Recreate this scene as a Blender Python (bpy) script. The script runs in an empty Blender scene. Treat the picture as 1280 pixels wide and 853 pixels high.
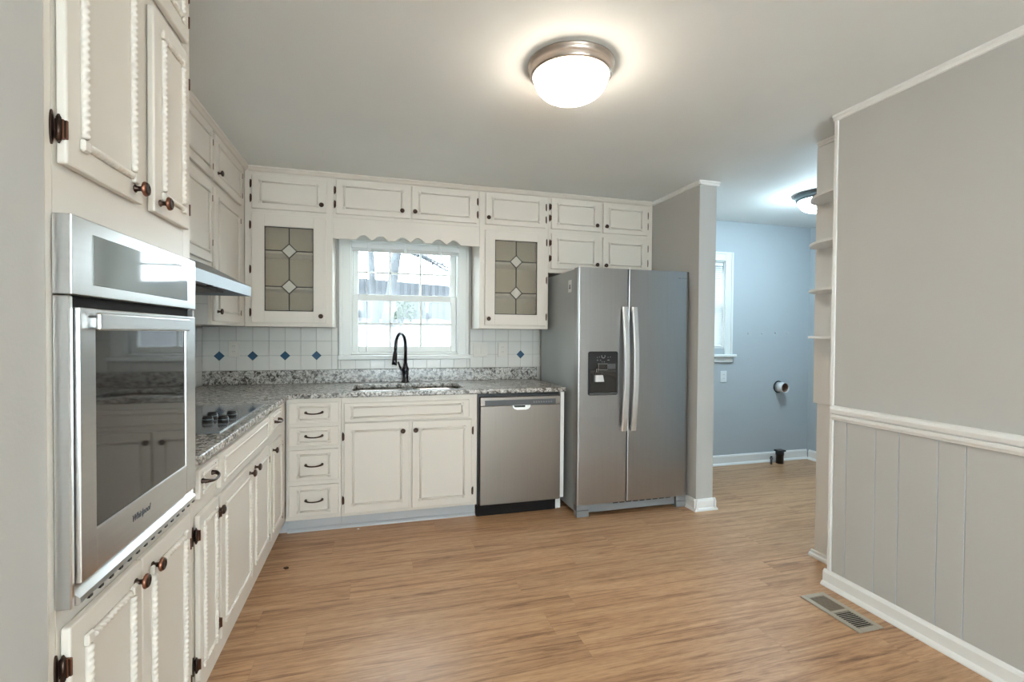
import bpy, bmesh, math, random
from mathutils import Matrix, Vector
random.seed(7)
SC = bpy.context.scene
COL = SC.collection

# ------------------------------------------------------------------ camera
RT = (0.9627169130609069, -0.2704214571711673, 0.0069556313804630876)
UP = (-0.0023522054568987285, 0.017343512645946225, 0.9998468231177154)
FW = (0.27050066993626254, 0.9625858081597309, -0.016060806128917627)
cam_data = bpy.data.cameras.new('camera')
cam = bpy.data.objects.new('camera', cam_data)
COL.objects.link(cam)
cam_data.sensor_fit = 'HORIZONTAL'
cam_data.sensor_width = 36.0
cam_data.lens = 36.0 * 599.5 / 1280.0
cam_data.clip_start = 0.02
cam.matrix_world = Matrix(((RT[0], UP[0], -FW[0], 0.0), (RT[1], UP[1], -FW[1], 0.0), (RT[2], UP[2], -FW[2], 1.31), (0, 0, 0, 1)))
SC.camera = cam

# ------------------------------------------------------------------ world, exposure, rear fill light
LAMP_MAIN = 15.0
LAMP_LAUNDRY = 40.0
SKY = 6.5
REAR_W = 270.0
SC.view_settings.view_transform = 'Standard'
SC.view_settings.look = 'None'
SC.view_settings.gamma = 1.0
SC.view_settings.use_curve_mapping = False
SC.view_settings.exposure = 1.28
world = bpy.data.worlds.new('overcast_sky')
SC.world = world
world.use_nodes = True
wn = world.node_tree.nodes['Background']
wn.inputs[0].default_value = (0.80, 0.92, 1.0, 1)
wn.inputs[1].default_value = SKY


def area_light(name, loc, rot, sx, sy, power, color):
    l = bpy.data.lights.new(name, 'AREA')
    l.shape = 'RECTANGLE'
    l.size, l.size_y = sx, sy
    l.energy = power
    l.color = color
    o = bpy.data.objects.new(name, l)
    o.location = loc
    o.rotation_euler = rot
    COL.objects.link(o)
    return o


# added fill light behind the camera, outside the window put in for it
area_light('rear_fill_light', (0.75, -3.32, 1.25), (math.radians(112), 0, math.radians(180)), 2.3, 1.8, REAR_W, (0.90, 0.96, 1.0))


# ------------------------------------------------------------------ materials
def new_mat(name):
    m = bpy.data.materials.new(name)
    m.use_nodes = True
    nt = m.node_tree
    return m, nt, nt.nodes['Principled BSDF']


def N(nt, kind, **kw):
    n = nt.nodes.new(kind)
    for k, v in kw.items():
        if k.startswith('i_'):
            key = k[2:]
            n.inputs[int(key) if key.isdigit() else key.replace('_', ' ')].default_value = v
        else:
            setattr(n, k, v)
    return n


def ramp(nt, stops, interp='LINEAR'):
    r = nt.nodes.new('ShaderNodeValToRGB')
    r.color_ramp.interpolation = interp
    el = r.color_ramp.elements
    while len(el) < len(stops):
        el.new(0.5)
    for e, (p, c) in zip(el, stops):
        e.position = p
        e.color = (*c, 1) if len(c) == 3 else c
    return r


def paint(name, col, rough=0.45, bump=0.02, scale=60.0, var=0.03, spec=0.5):
    m, nt, b = new_mat(name)
    tc = N(nt, 'ShaderNodeTexCoord')
    nz = N(nt, 'ShaderNodeTexNoise', i_Scale=scale, i_Detail=3.0)
    nt.links.new(tc.outputs['Object'], nz.inputs['Vector'])
    n2 = N(nt, 'ShaderNodeTexNoise', i_Scale=2.5, i_Detail=2.0)
    nt.links.new(tc.outputs['Object'], n2.inputs['Vector'])
    r = ramp(nt, [(0.3, tuple(c * (1 - var) for c in col)), (0.7, tuple(min(1, c * (1 + var)) for c in col))])
    nt.links.new(n2.outputs['Fac'], r.inputs['Fac'])
    nt.links.new(r.outputs['Color'], b.inputs['Base Color'])
    bp = N(nt, 'ShaderNodeBump', i_Strength=bump, i_Distance=0.01)
    nt.links.new(nz.outputs['Fac'], bp.inputs['Height'])
    nt.links.new(bp.outputs['Normal'], b.inputs['Normal'])
    b.inputs['Roughness'].default_value = rough
    b.inputs['Specular IOR Level'].default_value = spec
    return m


def metal(name, col, rough=0.3, brush=None, bump=0.02, metallic=1.0):
    m, nt, b = new_mat(name)
    b.inputs['Metallic'].default_value = metallic
    tc = N(nt, 'ShaderNodeTexCoord')
    mp = N(nt, 'ShaderNodeMapping')
    mp.inputs['Scale'].default_value = brush or (40, 40, 40)
    nt.links.new(tc.outputs['Object'], mp.inputs['Vector'])
    nz = N(nt, 'ShaderNodeTexNoise', i_Scale=1.0, i_Detail=4.0)
    nt.links.new(mp.outputs['Vector'], nz.inputs['Vector'])
    r = ramp(nt, [(0.25, tuple(c * 0.97 for c in col)), (0.75, tuple(min(1, c * 1.025) for c in col))])
    nt.links.new(nz.outputs['Fac'], r.inputs['Fac'])
    nt.links.new(r.outputs['Color'], b.inputs['Base Color'])
    mr = N(nt, 'ShaderNodeMapRange', i_3=rough * 0.95, i_4=rough * 1.06)
    nt.links.new(nz.outputs['Fac'], mr.inputs[0])
    nt.links.new(mr.outputs[0], b.inputs['Roughness'])
    bp = N(nt, 'ShaderNodeBump', i_Strength=bump, i_Distance=0.002)
    nt.links.new(nz.outputs['Fac'], bp.inputs['Height'])
    nt.links.new(bp.outputs['Normal'], b.inputs['Normal'])
    return m


def emitter(name, col, strength):
    m, nt, b = new_mat(name)
    b.inputs['Base Color'].default_value = (0.9, 0.9, 0.88, 1)
    b.inputs['Emission Color'].default_value = (*col, 1)
    b.inputs['Emission Strength'].default_value = strength
    return m


def floor_material():
    m, nt, b = new_mat('vinyl_oak_planks')
    L = nt.links.new
    tc = N(nt, 'ShaderNodeTexCoord')
    sp = N(nt, 'ShaderNodeSeparateXYZ')
    L(tc.outputs['Object'], sp.inputs[0])

    def math_(op, a, bb=None):
        n = N(nt, 'ShaderNodeMath', operation=op)
        for i, v in enumerate((a, bb)):
            if v is None:
                continue
            if isinstance(v, (int, float)):
                n.inputs[i].default_value = v
            else:
                L(v, n.inputs[i])
        return n.outputs[0]
    yv = math_('DIVIDE', sp.outputs['Y'], 0.178)
    row = math_('FLOOR', yv)
    fy = math_('FRACT', yv)
    wn1 = N(nt, 'ShaderNodeTexWhiteNoise', noise_dimensions='1D')
    L(row, wn1.inputs['W'])
    xs = math_('ADD', math_('DIVIDE', sp.outputs['X'], 1.22), wn1.outputs['Value'])
    colm = math_('FLOOR', xs)
    fx = math_('FRACT', xs)
    cb = N(nt, 'ShaderNodeCombineXYZ')
    L(row, cb.inputs[0])
    L(colm, cb.inputs[1])
    wn2 = N(nt, 'ShaderNodeTexWhiteNoise', noise_dimensions='3D')
    L(cb.outputs[0], wn2.inputs['Vector'])
    # grain coordinates, shifted per plank
    cg = N(nt, 'ShaderNodeCombineXYZ')
    L(math_('ADD', math_('MULTIPLY', sp.outputs['X'], 0.9), math_('MULTIPLY', wn2.outputs['Value'], 37.0)), cg.inputs[0])
    L(math_('MULTIPLY', sp.outputs['Y'], 19.0), cg.inputs[1])
    L(math_('MULTIPLY', wn2.outputs['Value'], 11.0), cg.inputs[2])
    g1 = N(nt, 'ShaderNodeTexNoise', i_Scale=1.0, i_Detail=6.0, i_Roughness=0.70, i_Distortion=2.2)
    L(cg.outputs[0], g1.inputs['Vector'])
    cg2 = N(nt, 'ShaderNodeCombineXYZ')
    L(math_('ADD', math_('MULTIPLY', sp.outputs['X'], 14.0), math_('MULTIPLY', wn2.outputs['Value'], 91.0)), cg2.inputs[0])
    L(math_('MULTIPLY', sp.outputs['Y'], 130.0), cg2.inputs[1])
    g2 = N(nt, 'ShaderNodeTexNoise', i_Scale=1.0, i_Detail=3.0, i_Roughness=0.6)
    L(cg2.outputs[0], g2.inputs['Vector'])
    base = ramp(nt, [(0.27, (0.15, 0.070, 0.034)), (0.39, (0.345, 0.182, 0.092)), (0.49, (0.50, 0.288, 0.152)), (0.62, (0.57, 0.345, 0.193)), (0.78, (0.65, 0.43, 0.26))])
    L(g1.outputs['Fac'], base.inputs['Fac'])
    fine = ramp(nt, [(0.32, (0.66, 0.62, 0.58)), (0.55, (1.03, 1.03, 1.03))])
    L(g2.outputs['Fac'], fine.inputs['Fac'])
    mx = N(nt, 'ShaderNodeMix', data_type='RGBA', blend_type='MULTIPLY')
    mx.inputs[0].default_value = 0.6
    L(base.outputs['Color'], mx.inputs[6])
    L(fine.outputs['Color'], mx.inputs[7])
    tone = N(nt, 'ShaderNodeMapRange', i_3=0.92, i_4=1.08)
    L(wn2.outputs['Value'], tone.inputs[0])
    hs = N(nt, 'ShaderNodeHueSaturation')
    L(mx.outputs[2], hs.inputs['Color'])
    L(tone.outputs[0], hs.inputs['Value'])
    ex = math_('MINIMUM', fy, math_('SUBTRACT', 1.0, fy))
    ex2 = math_('MULTIPLY', math_('MINIMUM', fx, math_('SUBTRACT', 1.0, fx)), 6.8)
    seam = N(nt, 'ShaderNodeMapRange', i_1=0.0, i_2=0.010, i_3=0.82, i_4=1.0)
    L(math_('MINIMUM', ex, ex2), seam.inputs[0])
    mx2 = N(nt, 'ShaderNodeMix', data_type='RGBA', blend_type='MULTIPLY')
    mx2.inputs[0].default_value = 1.0
    L(hs.outputs['Color'], mx2.inputs[6])
    L(seam.outputs[0], mx2.inputs[7])
    L(mx2.outputs[2], b.inputs['Base Color'])
    bp = N(nt, 'ShaderNodeBump', i_Strength=0.08, i_Distance=0.004)
    L(g2.outputs['Fac'], bp.inputs['Height'])
    L(bp.outputs['Normal'], b.inputs['Normal'])
    b.inputs['Roughness'].default_value = 0.36
    b.inputs['Specular IOR Level'].default_value = 0.5
    return m


def granite_material():
    m, nt, b = new_mat('speckled_granite')
    L = nt.links.new
    tc = N(nt, 'ShaderNodeTexCoord')
    v1 = N(nt, 'ShaderNodeTexVoronoi', i_Scale=95.0)
    L(tc.outputs['Object'], v1.inputs['Vector'])
    n1 = N(nt, 'ShaderNodeTexNoise', i_Scale=42.0, i_Detail=5.0, i_Roughness=0.65, i_Distortion=0.6)
    L(tc.outputs['Object'], n1.inputs['Vector'])
    n2 = N(nt, 'ShaderNodeTexNoise', i_Scale=110.0, i_Detail=3.0, i_Roughness=0.6)
    L(tc.outputs['Object'], n2.inputs['Vector'])
    r1 = ramp(nt, [(0.33, (0.022, 0.020, 0.020)), (0.42, (0.15, 0.128, 0.11)), (0.49, (0.40, 0.37, 0.33)), (0.60, (0.62, 0.59, 0.55)), (0.72, (0.36, 0.34, 0.315))])
    L(n1.outputs['Fac'], r1.inputs['Fac'])
    r2 = ramp(nt, [(0.36, (0.10, 0.09, 0.085)), (0.46, (0.9, 0.9, 0.9)), (0.7, (1.15, 1.13, 1.1))])
    L(n2.outputs['Fac'], r2.inputs['Fac'])
    mx = N(nt, 'ShaderNodeMix', data_type='RGBA', blend_type='MULTIPLY')
    mx.inputs[0].default_value = 0.85
    L(r1.outputs['Color'], mx.inputs[6])
    L(r2.outputs['Color'], mx.inputs[7])
    mx2 = N(nt, 'ShaderNodeMix', data_type='RGBA', blend_type='OVERLAY')
    mx2.inputs[0].default_value = 0.25
    L(mx.outputs[2], mx2.inputs[6])
    bw = N(nt, 'ShaderNodeRGBToBW')
    L(v1.outputs['Color'], bw.inputs[0])
    L(bw.outputs[0], mx2.inputs[7])
    hs = N(nt, 'ShaderNodeHueSaturation', i_Saturation=0.75)
    L(mx2.outputs[2], hs.inputs['Color'])
    L(hs.outputs['Color'], b.inputs['Base Color'])
    b.inputs['Roughness'].default_value = 0.22
    b.inputs['Specular IOR Level'].default_value = 0.8
    return m


def pane_material(name, tint, gloss):
    m, nt, b = new_mat(name)
    nt.nodes.remove(b)
    L = nt.links.new
    out = nt.nodes['Material Output']
    tr = N(nt, 'ShaderNodeBsdfTransparent')
    tr.inputs[0].default_value = (*tint, 1)
    gl = N(nt, 'ShaderNodeBsdfGlossy')
    gl.inputs['Roughness'].default_value = 0.03
    lw = N(nt, 'ShaderNodeLayerWeight', i_Blend=0.15)
    mr = N(nt, 'ShaderNodeMapRange', i_3=0.02, i_4=gloss)
    L(lw.outputs['Fresnel'], mr.inputs[0])
    ms = N(nt, 'ShaderNodeMixShader')
    L(mr.outputs[0], ms.inputs[0])
    L(tr.outputs[0], ms.inputs[1])
    L(gl.outputs[0], ms.inputs[2])
    L(ms.outputs[0], out.inputs[0])
    return m


def cabinet_glass_material(name, tint, haze, amount):
    m, nt, b = new_mat(name)
    L = nt.links.new
    out = nt.nodes['Material Output']
    tc = N(nt, 'ShaderNodeTexCoord')
    nz = N(nt, 'ShaderNodeTexNoise', i_Scale=70.0, i_Detail=2.0, i_Distortion=1.5)
    L(tc.outputs['Object'], nz.inputs['Vector'])
    bp = N(nt, 'ShaderNodeBump', i_Strength=0.25, i_Distance=0.004)
    L(nz.outputs['Fac'], bp.inputs['Height'])
    L(bp.outputs['Normal'], b.inputs['Normal'])
    b.inputs['Base Color'].default_value = (*haze, 1)
    b.inputs['Roughness'].default_value = 0.25
    tr = N(nt, 'ShaderNodeBsdfTransparent')
    tr.inputs[0].default_value = (*tint, 1)
    ms = N(nt, 'ShaderNodeMixShader')
    ms.inputs[0].default_value = amount
    L(tr.outputs[0], ms.inputs[1])
    L(b.outputs[0], ms.inputs[2])
    L(ms.outputs[0], out.inputs[0])
    return m


def leaf_litter_material():
    m, nt, b = new_mat('leaf_litter')
    L = nt.links.new
    tc = N(nt, 'ShaderNodeTexCoord')
    n1 = N(nt, 'ShaderNodeTexNoise', i_Scale=7.0, i_Detail=8.0, i_Roughness=0.75)
    L(tc.outputs['Object'], n1.inputs['Vector'])
    r = ramp(nt, [(0.35, (0.026, 0.026, 0.028)), (0.52, (0.056, 0.055, 0.058)), (0.7, (0.078, 0.076, 0.080))])
    L(n1.outputs['Fac'], r.inputs['Fac'])
    L(r.outputs['Color'], b.inputs['Base Color'])
    b.inputs['Roughness'].default_value = 0.9
    return m


M = {}
M['cream'] = paint('cream_cabinet_paint', (0.70, 0.645, 0.575), 0.38, 0.015, 90, 0.015)
M['trim'] = paint('white_trim_paint', (0.84, 0.83, 0.805), 0.35, 0.01, 80, 0.01)
M['window_white'] = paint('white_window_paint', (0.78, 0.80, 0.78), 0.4, 0.01, 80, 0.01)
M['wall'] = paint('pale_grey_wall_paint', (0.515, 0.50, 0.475), 0.6, 0.05, 130, 0.015, 0.3)
M['wainscot'] = paint('daylight_tinted_board_paint', (0.545, 0.58, 0.605), 0.42, 0.03, 130, 0.015, 0.4)  # cool daylight on the lower wall is put into this colour
M['hood_steel'] = metal('soft_grey_stainless', (0.33, 0.35, 0.365), 0.48, (2, 120, 2), 0.0)
M['wall_cool'] = paint('pale_blue_grey_wall_paint', (0.455, 0.50, 0.525), 0.6, 0.05, 130, 0.015, 0.3)
M['ceiling'] = paint('ceiling_paint', (0.79, 0.805, 0.79), 0.7, 0.08, 160, 0.012, 0.2)
M['floor'] = floor_material()
M['granite'] = granite_material()
M['tile'] = paint('white_ceramic_tile', (0.67, 0.655, 0.62), 0.18, 0.01, 20, 0.03)
M['grout'] = paint('grey_grout', (0.40, 0.39, 0.37), 0.8, 0.1, 200, 0.05)
M['blue_tile'] = paint('slate_blue_tile', (0.030, 0.085, 0.155), 0.2, 0.02, 60, 0.2)
M['steel'] = metal('brushed_stainless_steel', (0.66, 0.655, 0.645), 0.28, (2, 2, 120), 0.0)
M['steel_door'] = metal('stainless_appliance_door', (0.385, 0.375, 0.365), 0.32, (120, 120, 2), 0.0)
M['steel_light'] = metal('satin_steel', (0.80, 0.80, 0.80), 0.34, (2, 2, 100), 0.0)
M['steel_cool'] = metal('polished_sink_steel', (0.66, 0.66, 0.66), 0.22, (60, 60, 60), 0.01)
M['fridge_side'] = paint('grey_textured_cabinet_paint', (0.36, 0.385, 0.385), 0.30, 0.06, 300, 0.02)
M['dark_grey'] = paint('dark_grey_plastic', (0.085, 0.088, 0.095), 0.45, 0.02, 100, 0.03)
M['mid_grey'] = paint('mid_grey_plastic', (0.24, 0.245, 0.25), 0.45, 0.02, 100, 0.03)
M['black'] = paint('black_plastic', (0.012, 0.012, 0.013), 0.3, 0.01, 100, 0.05)
M['black_glass'] = paint('black_glass', (0.016, 0.014, 0.013), 0.04, 0.0, 10, 0.05, 0.75)
M['panel_glass'] = paint('oven_panel_glass', (0.22, 0.25, 0.255), 0.05, 0.0, 10, 0.1, 1.0)  # lightened base colour carries the reflection of wall and hall
M['steel_dw'] = metal('warm_stainless_panel', (0.27, 0.243, 0.22), 0.36, (120, 120, 2), 0.0)
M['kick'] = paint('matte_black_kick', (0.012, 0.010, 0.010), 0.7, 0.02, 60, 0.05, 0.2)
M['toe'] = paint('shaded_toe_board', (0.50, 0.505, 0.515), 0.4, 0.01, 80, 0.01)  # white trim paint darkened; the shade under the cabinets is in the colour
M['cook_glass'] = paint('reflection_tinted_cooktop_glass', (0.15, 0.165, 0.185), 0.07, 0.0, 20, 0.15, 0.9)  # black glass greyed; the reflected window wall is put into the colour
M['dark_void'] = paint('unlit_gap', (0.02, 0.016, 0.013), 0.9, 0.0, 10, 0.1)
M['bronze'] = metal('oil_rubbed_bronze', (0.070, 0.045, 0.035), 0.34, (50, 50, 50), 0.03, 0.9)
M['copper'] = metal('antique_copper', (0.27, 0.115, 0.070), 0.36, (50, 50, 50), 0.04, 0.9)
M['gunmetal'] = metal('black_bronze_faucet', (0.05, 0.05, 0.055), 0.2, (30, 30, 30), 0.0, 0.9)
M['nickel'] = metal('brushed_nickel', (0.50, 0.43, 0.38), 0.3, (40, 40, 40), 0.01)
M['pewter'] = metal('dark_pewter', (0.17, 0.20, 0.21), 0.35, (40, 40, 40), 0.01)
M['dome'] = emitter('lit_frosted_glass', (1.0, 0.86, 0.71), LAMP_MAIN)
M['dome_cool'] = emitter('lit_cool_frosted_glass', (0.66, 0.87, 1.0), LAMP_LAUNDRY)
M['pane'] = pane_material('window_glass', (0.97, 0.99, 0.98), 0.5)
M['seedy'] = cabinet_glass_material('amber_seedy_glass', (0.94, 0.91, 0.85), (0.52, 0.485, 0.42), 0.28)
M['bevel_glass'] = cabinet_glass_material('clear_bevelled_glass', (0.95, 0.93, 0.88), (0.85, 0.82, 0.74), 0.5)
M['came'] = metal('dark_lead_came', (0.055, 0.05, 0.045), 0.5, (60, 60, 60), 0.02, 0.7)
M['cab_inside'] = paint('cabinet_interior', (0.72, 0.66, 0.55), 0.6, 0.01, 60, 0.02)
M['fence'] = paint('weathered_fence_wood', (0.058, 0.062, 0.070), 0.85, 0.2, 30, 0.15)
M['bark'] = paint('grey_bark', (0.070, 0.075, 0.082), 0.9, 0.4, 14, 0.3)
M['leaf'] = paint('shrub_leaf', (0.055, 0.075, 0.048), 0.7, 0.1, 20, 0.25)
M['litter'] = leaf_litter_material()
M['plate'] = paint('ivory_wall_plate', (0.66, 0.63, 0.57), 0.35, 0.0, 20, 0.01)
M['white_plate'] = paint('white_wall_plate', (0.76, 0.78, 0.78), 0.35, 0.0, 20, 0.01)
M['register'] = metal('almond_floor_register', (0.45, 0.40, 0.33), 0.45, (40, 40, 40), 0.01, 0.35)
M['register_dark'] = metal('brown_register_slats', (0.21, 0.165, 0.12), 0.55, (40, 40, 40), 0.0, 0.2)
M['pvc'] = paint('white_vent_pipe', (0.62, 0.62, 0.62), 0.4, 0.0, 20, 0.02)
M['rust'] = paint('rusty_duct_lining', (0.16, 0.09, 0.06), 0.8, 0.2, 40, 0.3)
M['blinds'] = paint('white_vinyl_blind', (0.80, 0.82, 0.82), 0.45, 0.0, 20, 0.01)
M['label'] = paint('white_sticker', (0.75, 0.76, 0.75), 0.5, 0.0, 20, 0.01)
M['ink'] = paint('grey_print', (0.10, 0.10, 0.11), 0.5, 0.0, 20, 0.01)
M['chip'] = paint('brown_leaf_scrap', (0.05, 0.022, 0.008), 0.8, 0.2, 60, 0.2)

# ------------------------------------------------------------------ geometry helpers
WL = {}          # world location of every object built


class MB:
    """collects shapes in one bmesh; faces take the current material slot"""

    def __init__(self):
        self.bm = bmesh.new()
        self.mi = 0
        self.smooth = False

    def _new(self, faces):
        for f_ in faces:
            f_.material_index = self.mi
            f_.smooth = self.smooth

    def box(self, lo, hi, bev=0.0, seg=1):
        x0, y0, z0 = (min(a, b) for a, b in zip(lo, hi))
        x1, y1, z1 = (max(a, b) for a, b in zip(lo, hi))
        bm = self.bm
        v = [bm.verts.new(p) for p in ((x0, y0, z0), (x1, y0, z0), (x1, y1, z0), (x0, y1, z0), (x0, y0, z1), (x1, y0, z1), (x1, y1, z1), (x0, y1, z1))]
        fs = [bm.faces.new([v[i] for i in q]) for q in ((3, 2, 1, 0), (4, 5, 6, 7), (0, 1, 5, 4), (1, 2, 6, 5), (2, 3, 7, 6), (3, 0, 4, 7))]
        if bev > 0:
            bev = min(bev, 0.45 * min(x1 - x0, y1 - y0, z1 - z0))
            es = {e for f_ in fs for e in f_.edges}
            r = bmesh.ops.bevel(bm, geom=list(es), offset=bev, segments=seg, affect='EDGES', profile=0.5)
            fs = list({f_ for f_ in fs if f_.is_valid} | set(r['faces']))
        self._new(fs)
        return self

    def prism(self, pts, axis, a0, a1):
        """polygon pts (two coordinates in the order of the remaining axes) extruded along axis 0/1/2"""
        bm = self.bm

        def mk(p, a):
            c = list(p)
            c.insert(axis, a)
            return bm.verts.new(c)
        A = [mk(p, a0) for p in pts]
        B = [mk(p, a1) for p in pts]
        n = len(pts)
        fs = [bm.faces.new(A), bm.faces.new(B[::-1])]
        for i in range(n):
            j = (i + 1) % n
            fs.append(bm.faces.new((A[j], A[i], B[i], B[j])))
        bmesh.ops.recalc_face_normals(bm, faces=fs)
        self._new(fs)
        return self

    def loft(self, rings, close_ends=True, closed=False):
        bm = self.bm
        R = [[bm.verts.new(p) for p in r] for r in rings]
        fs = []
        n = len(R[0])
        for a, b in zip(R, R[1:] + ([R[0]] if closed else [])):
            for i in range(n):
                j = (i + 1) % n
                fs.append(bm.faces.new((a[i], a[j], b[j], b[i])))
        if close_ends and not closed:
            fs.append(bm.faces.new(R[0][::-1]))
            fs.append(bm.faces.new(R[-1]))
        bmesh.ops.recalc_face_normals(bm, faces=fs)
        self._new(fs)
        return self

    def tube(self, path, r, n=8, caps=True):
        path = [Vector(p) for p in path]
        rs = r if isinstance(r, (list, tuple)) else [r] * len(path)
        rings = []
        ref = None
        for i, p in enumerate(path):
            d = (path[min(i + 1, len(path) - 1)] - path[max(i - 1, 0)]).normalized()
            if ref is None:
                ref = Vector((0, 0, 1)) if abs(d.z) < 0.9 else Vector((1, 0, 0))
            a = d.cross(ref).normalized()
            b = a.cross(d).normalized()
            ref = b
            rings.append([p + (a * math.cos(t) + b * math.sin(t)) * rs[i] for t in (2 * math.pi * k / n for k in range(n))])
        return self.loft(rings, caps)

    def lathe(self, prof, n=24, o=(0, 0, 0), axis=2):
        """prof: (radius, height) pairs turned round an axis through o"""
        rings = []
        for r, h in prof:
            ring = []
            for k in range(n):
                t = 2 * math.pi * k / n
                c = [r * math.cos(t), r * math.sin(t), h]
                if axis == 1:
                    c = [c[0], c[2], c[1]]
                elif axis == 0:
                    c = [c[2], c[0], c[1]]
                ring.append((c[0] + o[0], c[1] + o[1], c[2] + o[2]))
            rings.append(ring)
        return self.loft(rings, True)

    def rope(self, p0, p1, w, h, step=0.003, pitch=0.014, amp=0.17):
        """half-round twisted rope moulding from p0 to p1, lying in the local xy plane"""
        p0, p1 = Vector(p0), Vector(p1)
        L = (p1 - p0).length
        d = (p1 - p0) / L
        s = Vector((-d.y, d.x, 0))
        n = max(2, int(L / step)) if amp > 0 else 1
        rings = []
        for i in range(n + 1):
            x = L * i / n
            ring = []
            for k in range(7):
                t = math.pi * k / 6.0
                rr = 1.0 + amp * math.cos(2 * (t - math.pi * 2 * x / (2 * pitch) * 1.0) * 1.0)
                rw = 1.0 + (rr - 1.0) * (0.25 + 0.75 * math.sin(t))
                ring.append(p0 + d * x + s * (math.cos(t) * w / 2 * rw) + Vector((0, 0, math.sin(t) * h * rr)))
            rings.append(ring)
        return self.loft(rings, True)

    def build(self, name, mats, parent=None, mat=None, origin=None):
        bm = self.bm
        if mat is not None:
            bmesh.ops.transform(bm, matrix=mat, verts=bm.verts)
        bm.normal_update()
        lo = Vector((1e9,) * 3)
        hi = Vector((-1e9,) * 3)
        for v in bm.verts:
            for i in range(3):
                lo[i] = min(lo[i], v.co[i])
                hi[i] = max(hi[i], v.co[i])
        c = Vector(origin) if origin else Vector(((lo.x + hi.x) / 2, (lo.y + hi.y) / 2, lo.z if parent is None else (lo.z + hi.z) / 2))
        bmesh.ops.translate(bm, vec=-c, verts=bm.verts)
        me = bpy.data.meshes.new(name)
        bm.to_mesh(me)
        bm.free()
        for mm in (mats if isinstance(mats, (list, tuple)) else [mats]):
            me.materials.append(M[mm])
        o = bpy.data.objects.new(name, me)
        COL.objects.link(o)
        WL[o.name] = c
        if parent is not None:
            o.parent = parent
            o.location = c - WL[parent.name]
        else:
            o.location = c
        return o


def thing(name, loc, label=None, cat=None, group=None, kind=None):
    o = bpy.data.objects.new(name, None)
    o.empty_display_size = 0.1
    COL.objects.link(o)
    o.location = loc
    WL[o.name] = Vector(loc)
    return tag(o, label, cat, group, kind)


def tag(o, label=None, cat=None, group=None, kind=None):
    for k, v in (('label', label), ('category', cat), ('group', group), ('kind', kind)):
        if v:
            o[k] = v
    return o


def inst(name, mesh, parent, Mx, u, v, d, rot=0.0):
    """a shared small mesh (knob, hinge, pull) placed on a cabinet face"""
    o = bpy.data.objects.new(name, mesh)
    COL.objects.link(o)
    o.parent = parent
    w = Mx @ Matrix.Translation((u, v, d)) @ Matrix.Rotation(rot, 4, 'Z')
    p = w.to_translation()
    WL[o.name] = p
    lm = w.copy()
    lm.translation = p - WL[parent.name]
    o.matrix_local = lm
    return o


def struct(o):
    o['kind'] = 'structure'
    return o


def back_frame(y0):          # u = x, v = z, out = -y
    return Matrix(((1, 0, 0, 0), (0, 0, -1, y0), (0, 1, 0, 0), (0, 0, 0, 1)))


def left_frame(x0):          # u = y, v = z, out = +x
    return Matrix(((0, 0, 1, x0), (1, 0, 0, 0), (0, 1, 0, 0), (0, 0, 0, 1)))


def mesh_only(mb, name, mats):
    me = bpy.data.meshes.new(name)
    mb.bm.normal_update()
    mb.bm.to_mesh(me)
    mb.bm.free()
    for mm in mats:
        me.materials.append(M[mm])
    return me


CEIL = 2.445
# ------------------------------------------------------------------ the room
mb = MB(); mb.box((-1.5, -3.3, -0.06), (4.6, 4.3, 0.0)); struct(mb.build('floor', 'floor'))
mb = MB(); mb.box((-1.5, -3.3, CEIL), (4.6, 4.3, CEIL + 0.1)); struct(mb.build('ceiling', 'ceiling'))
# kitchen wall with the window over the sink
WX0, WX1, WZ0, WZ1 = -0.205, 0.655, 1.135, 2.03
mb = MB()
mb.box((-1.4, 4.0, 0), (WX0, 4.16, CEIL)).box((WX1, 4.0, 0), (2.285, 4.16, CEIL)).box((WX0, 4.0, 0), (WX1, 4.16, WZ0)).box((WX0, 4.0, WZ1), (WX1, 4.16, CEIL))
struct(mb.build('wall_back', 'wall'))
# laundry wall with its own window
LX0, LX1, LZ0, LZ1 = 2.62, 3.345, 1.175, 2.045
mb = MB()
mb.box((2.285, 4.05, 0), (LX0, 4.2, CEIL)).box((LX1, 4.05, 0), (4.6, 4.2, CEIL)).box((LX0, 4.05, 0), (LX1, 4.2, LZ0)).box((LX0, 4.05, LZ1), (LX1, 4.2, CEIL))
struct(mb.build('wall_laundry', 'wall_cool'))
mb = MB(); mb.box((4.41, 1.9, 0), (4.56, 4.05, CEIL)); struct(mb.build('wall_laundry_side', 'wall_cool'))
mb = MB(); mb.box((2.6, 1.75, 0), (4.56, 1.9, CEIL)); struct(mb.build('wall_laundry_front', 'wall_cool'))
mb = MB(); mb.box((2.285, 3.045, 0), (2.43, 4.0, CEIL)); struct(mb.build('wall_fridge_side', 'wall'))
mb = MB(); mb.box((-1.4, 1.028, 0), (-1.24, 4.0, CEIL)); struct(mb.build('wall_left', 'wall'))
mb = MB(); mb.box((-1.4, -3.2, 0), (-0.558, 1.026, CEIL)); struct(mb.build('wall_left_front', 'wall'))
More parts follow.
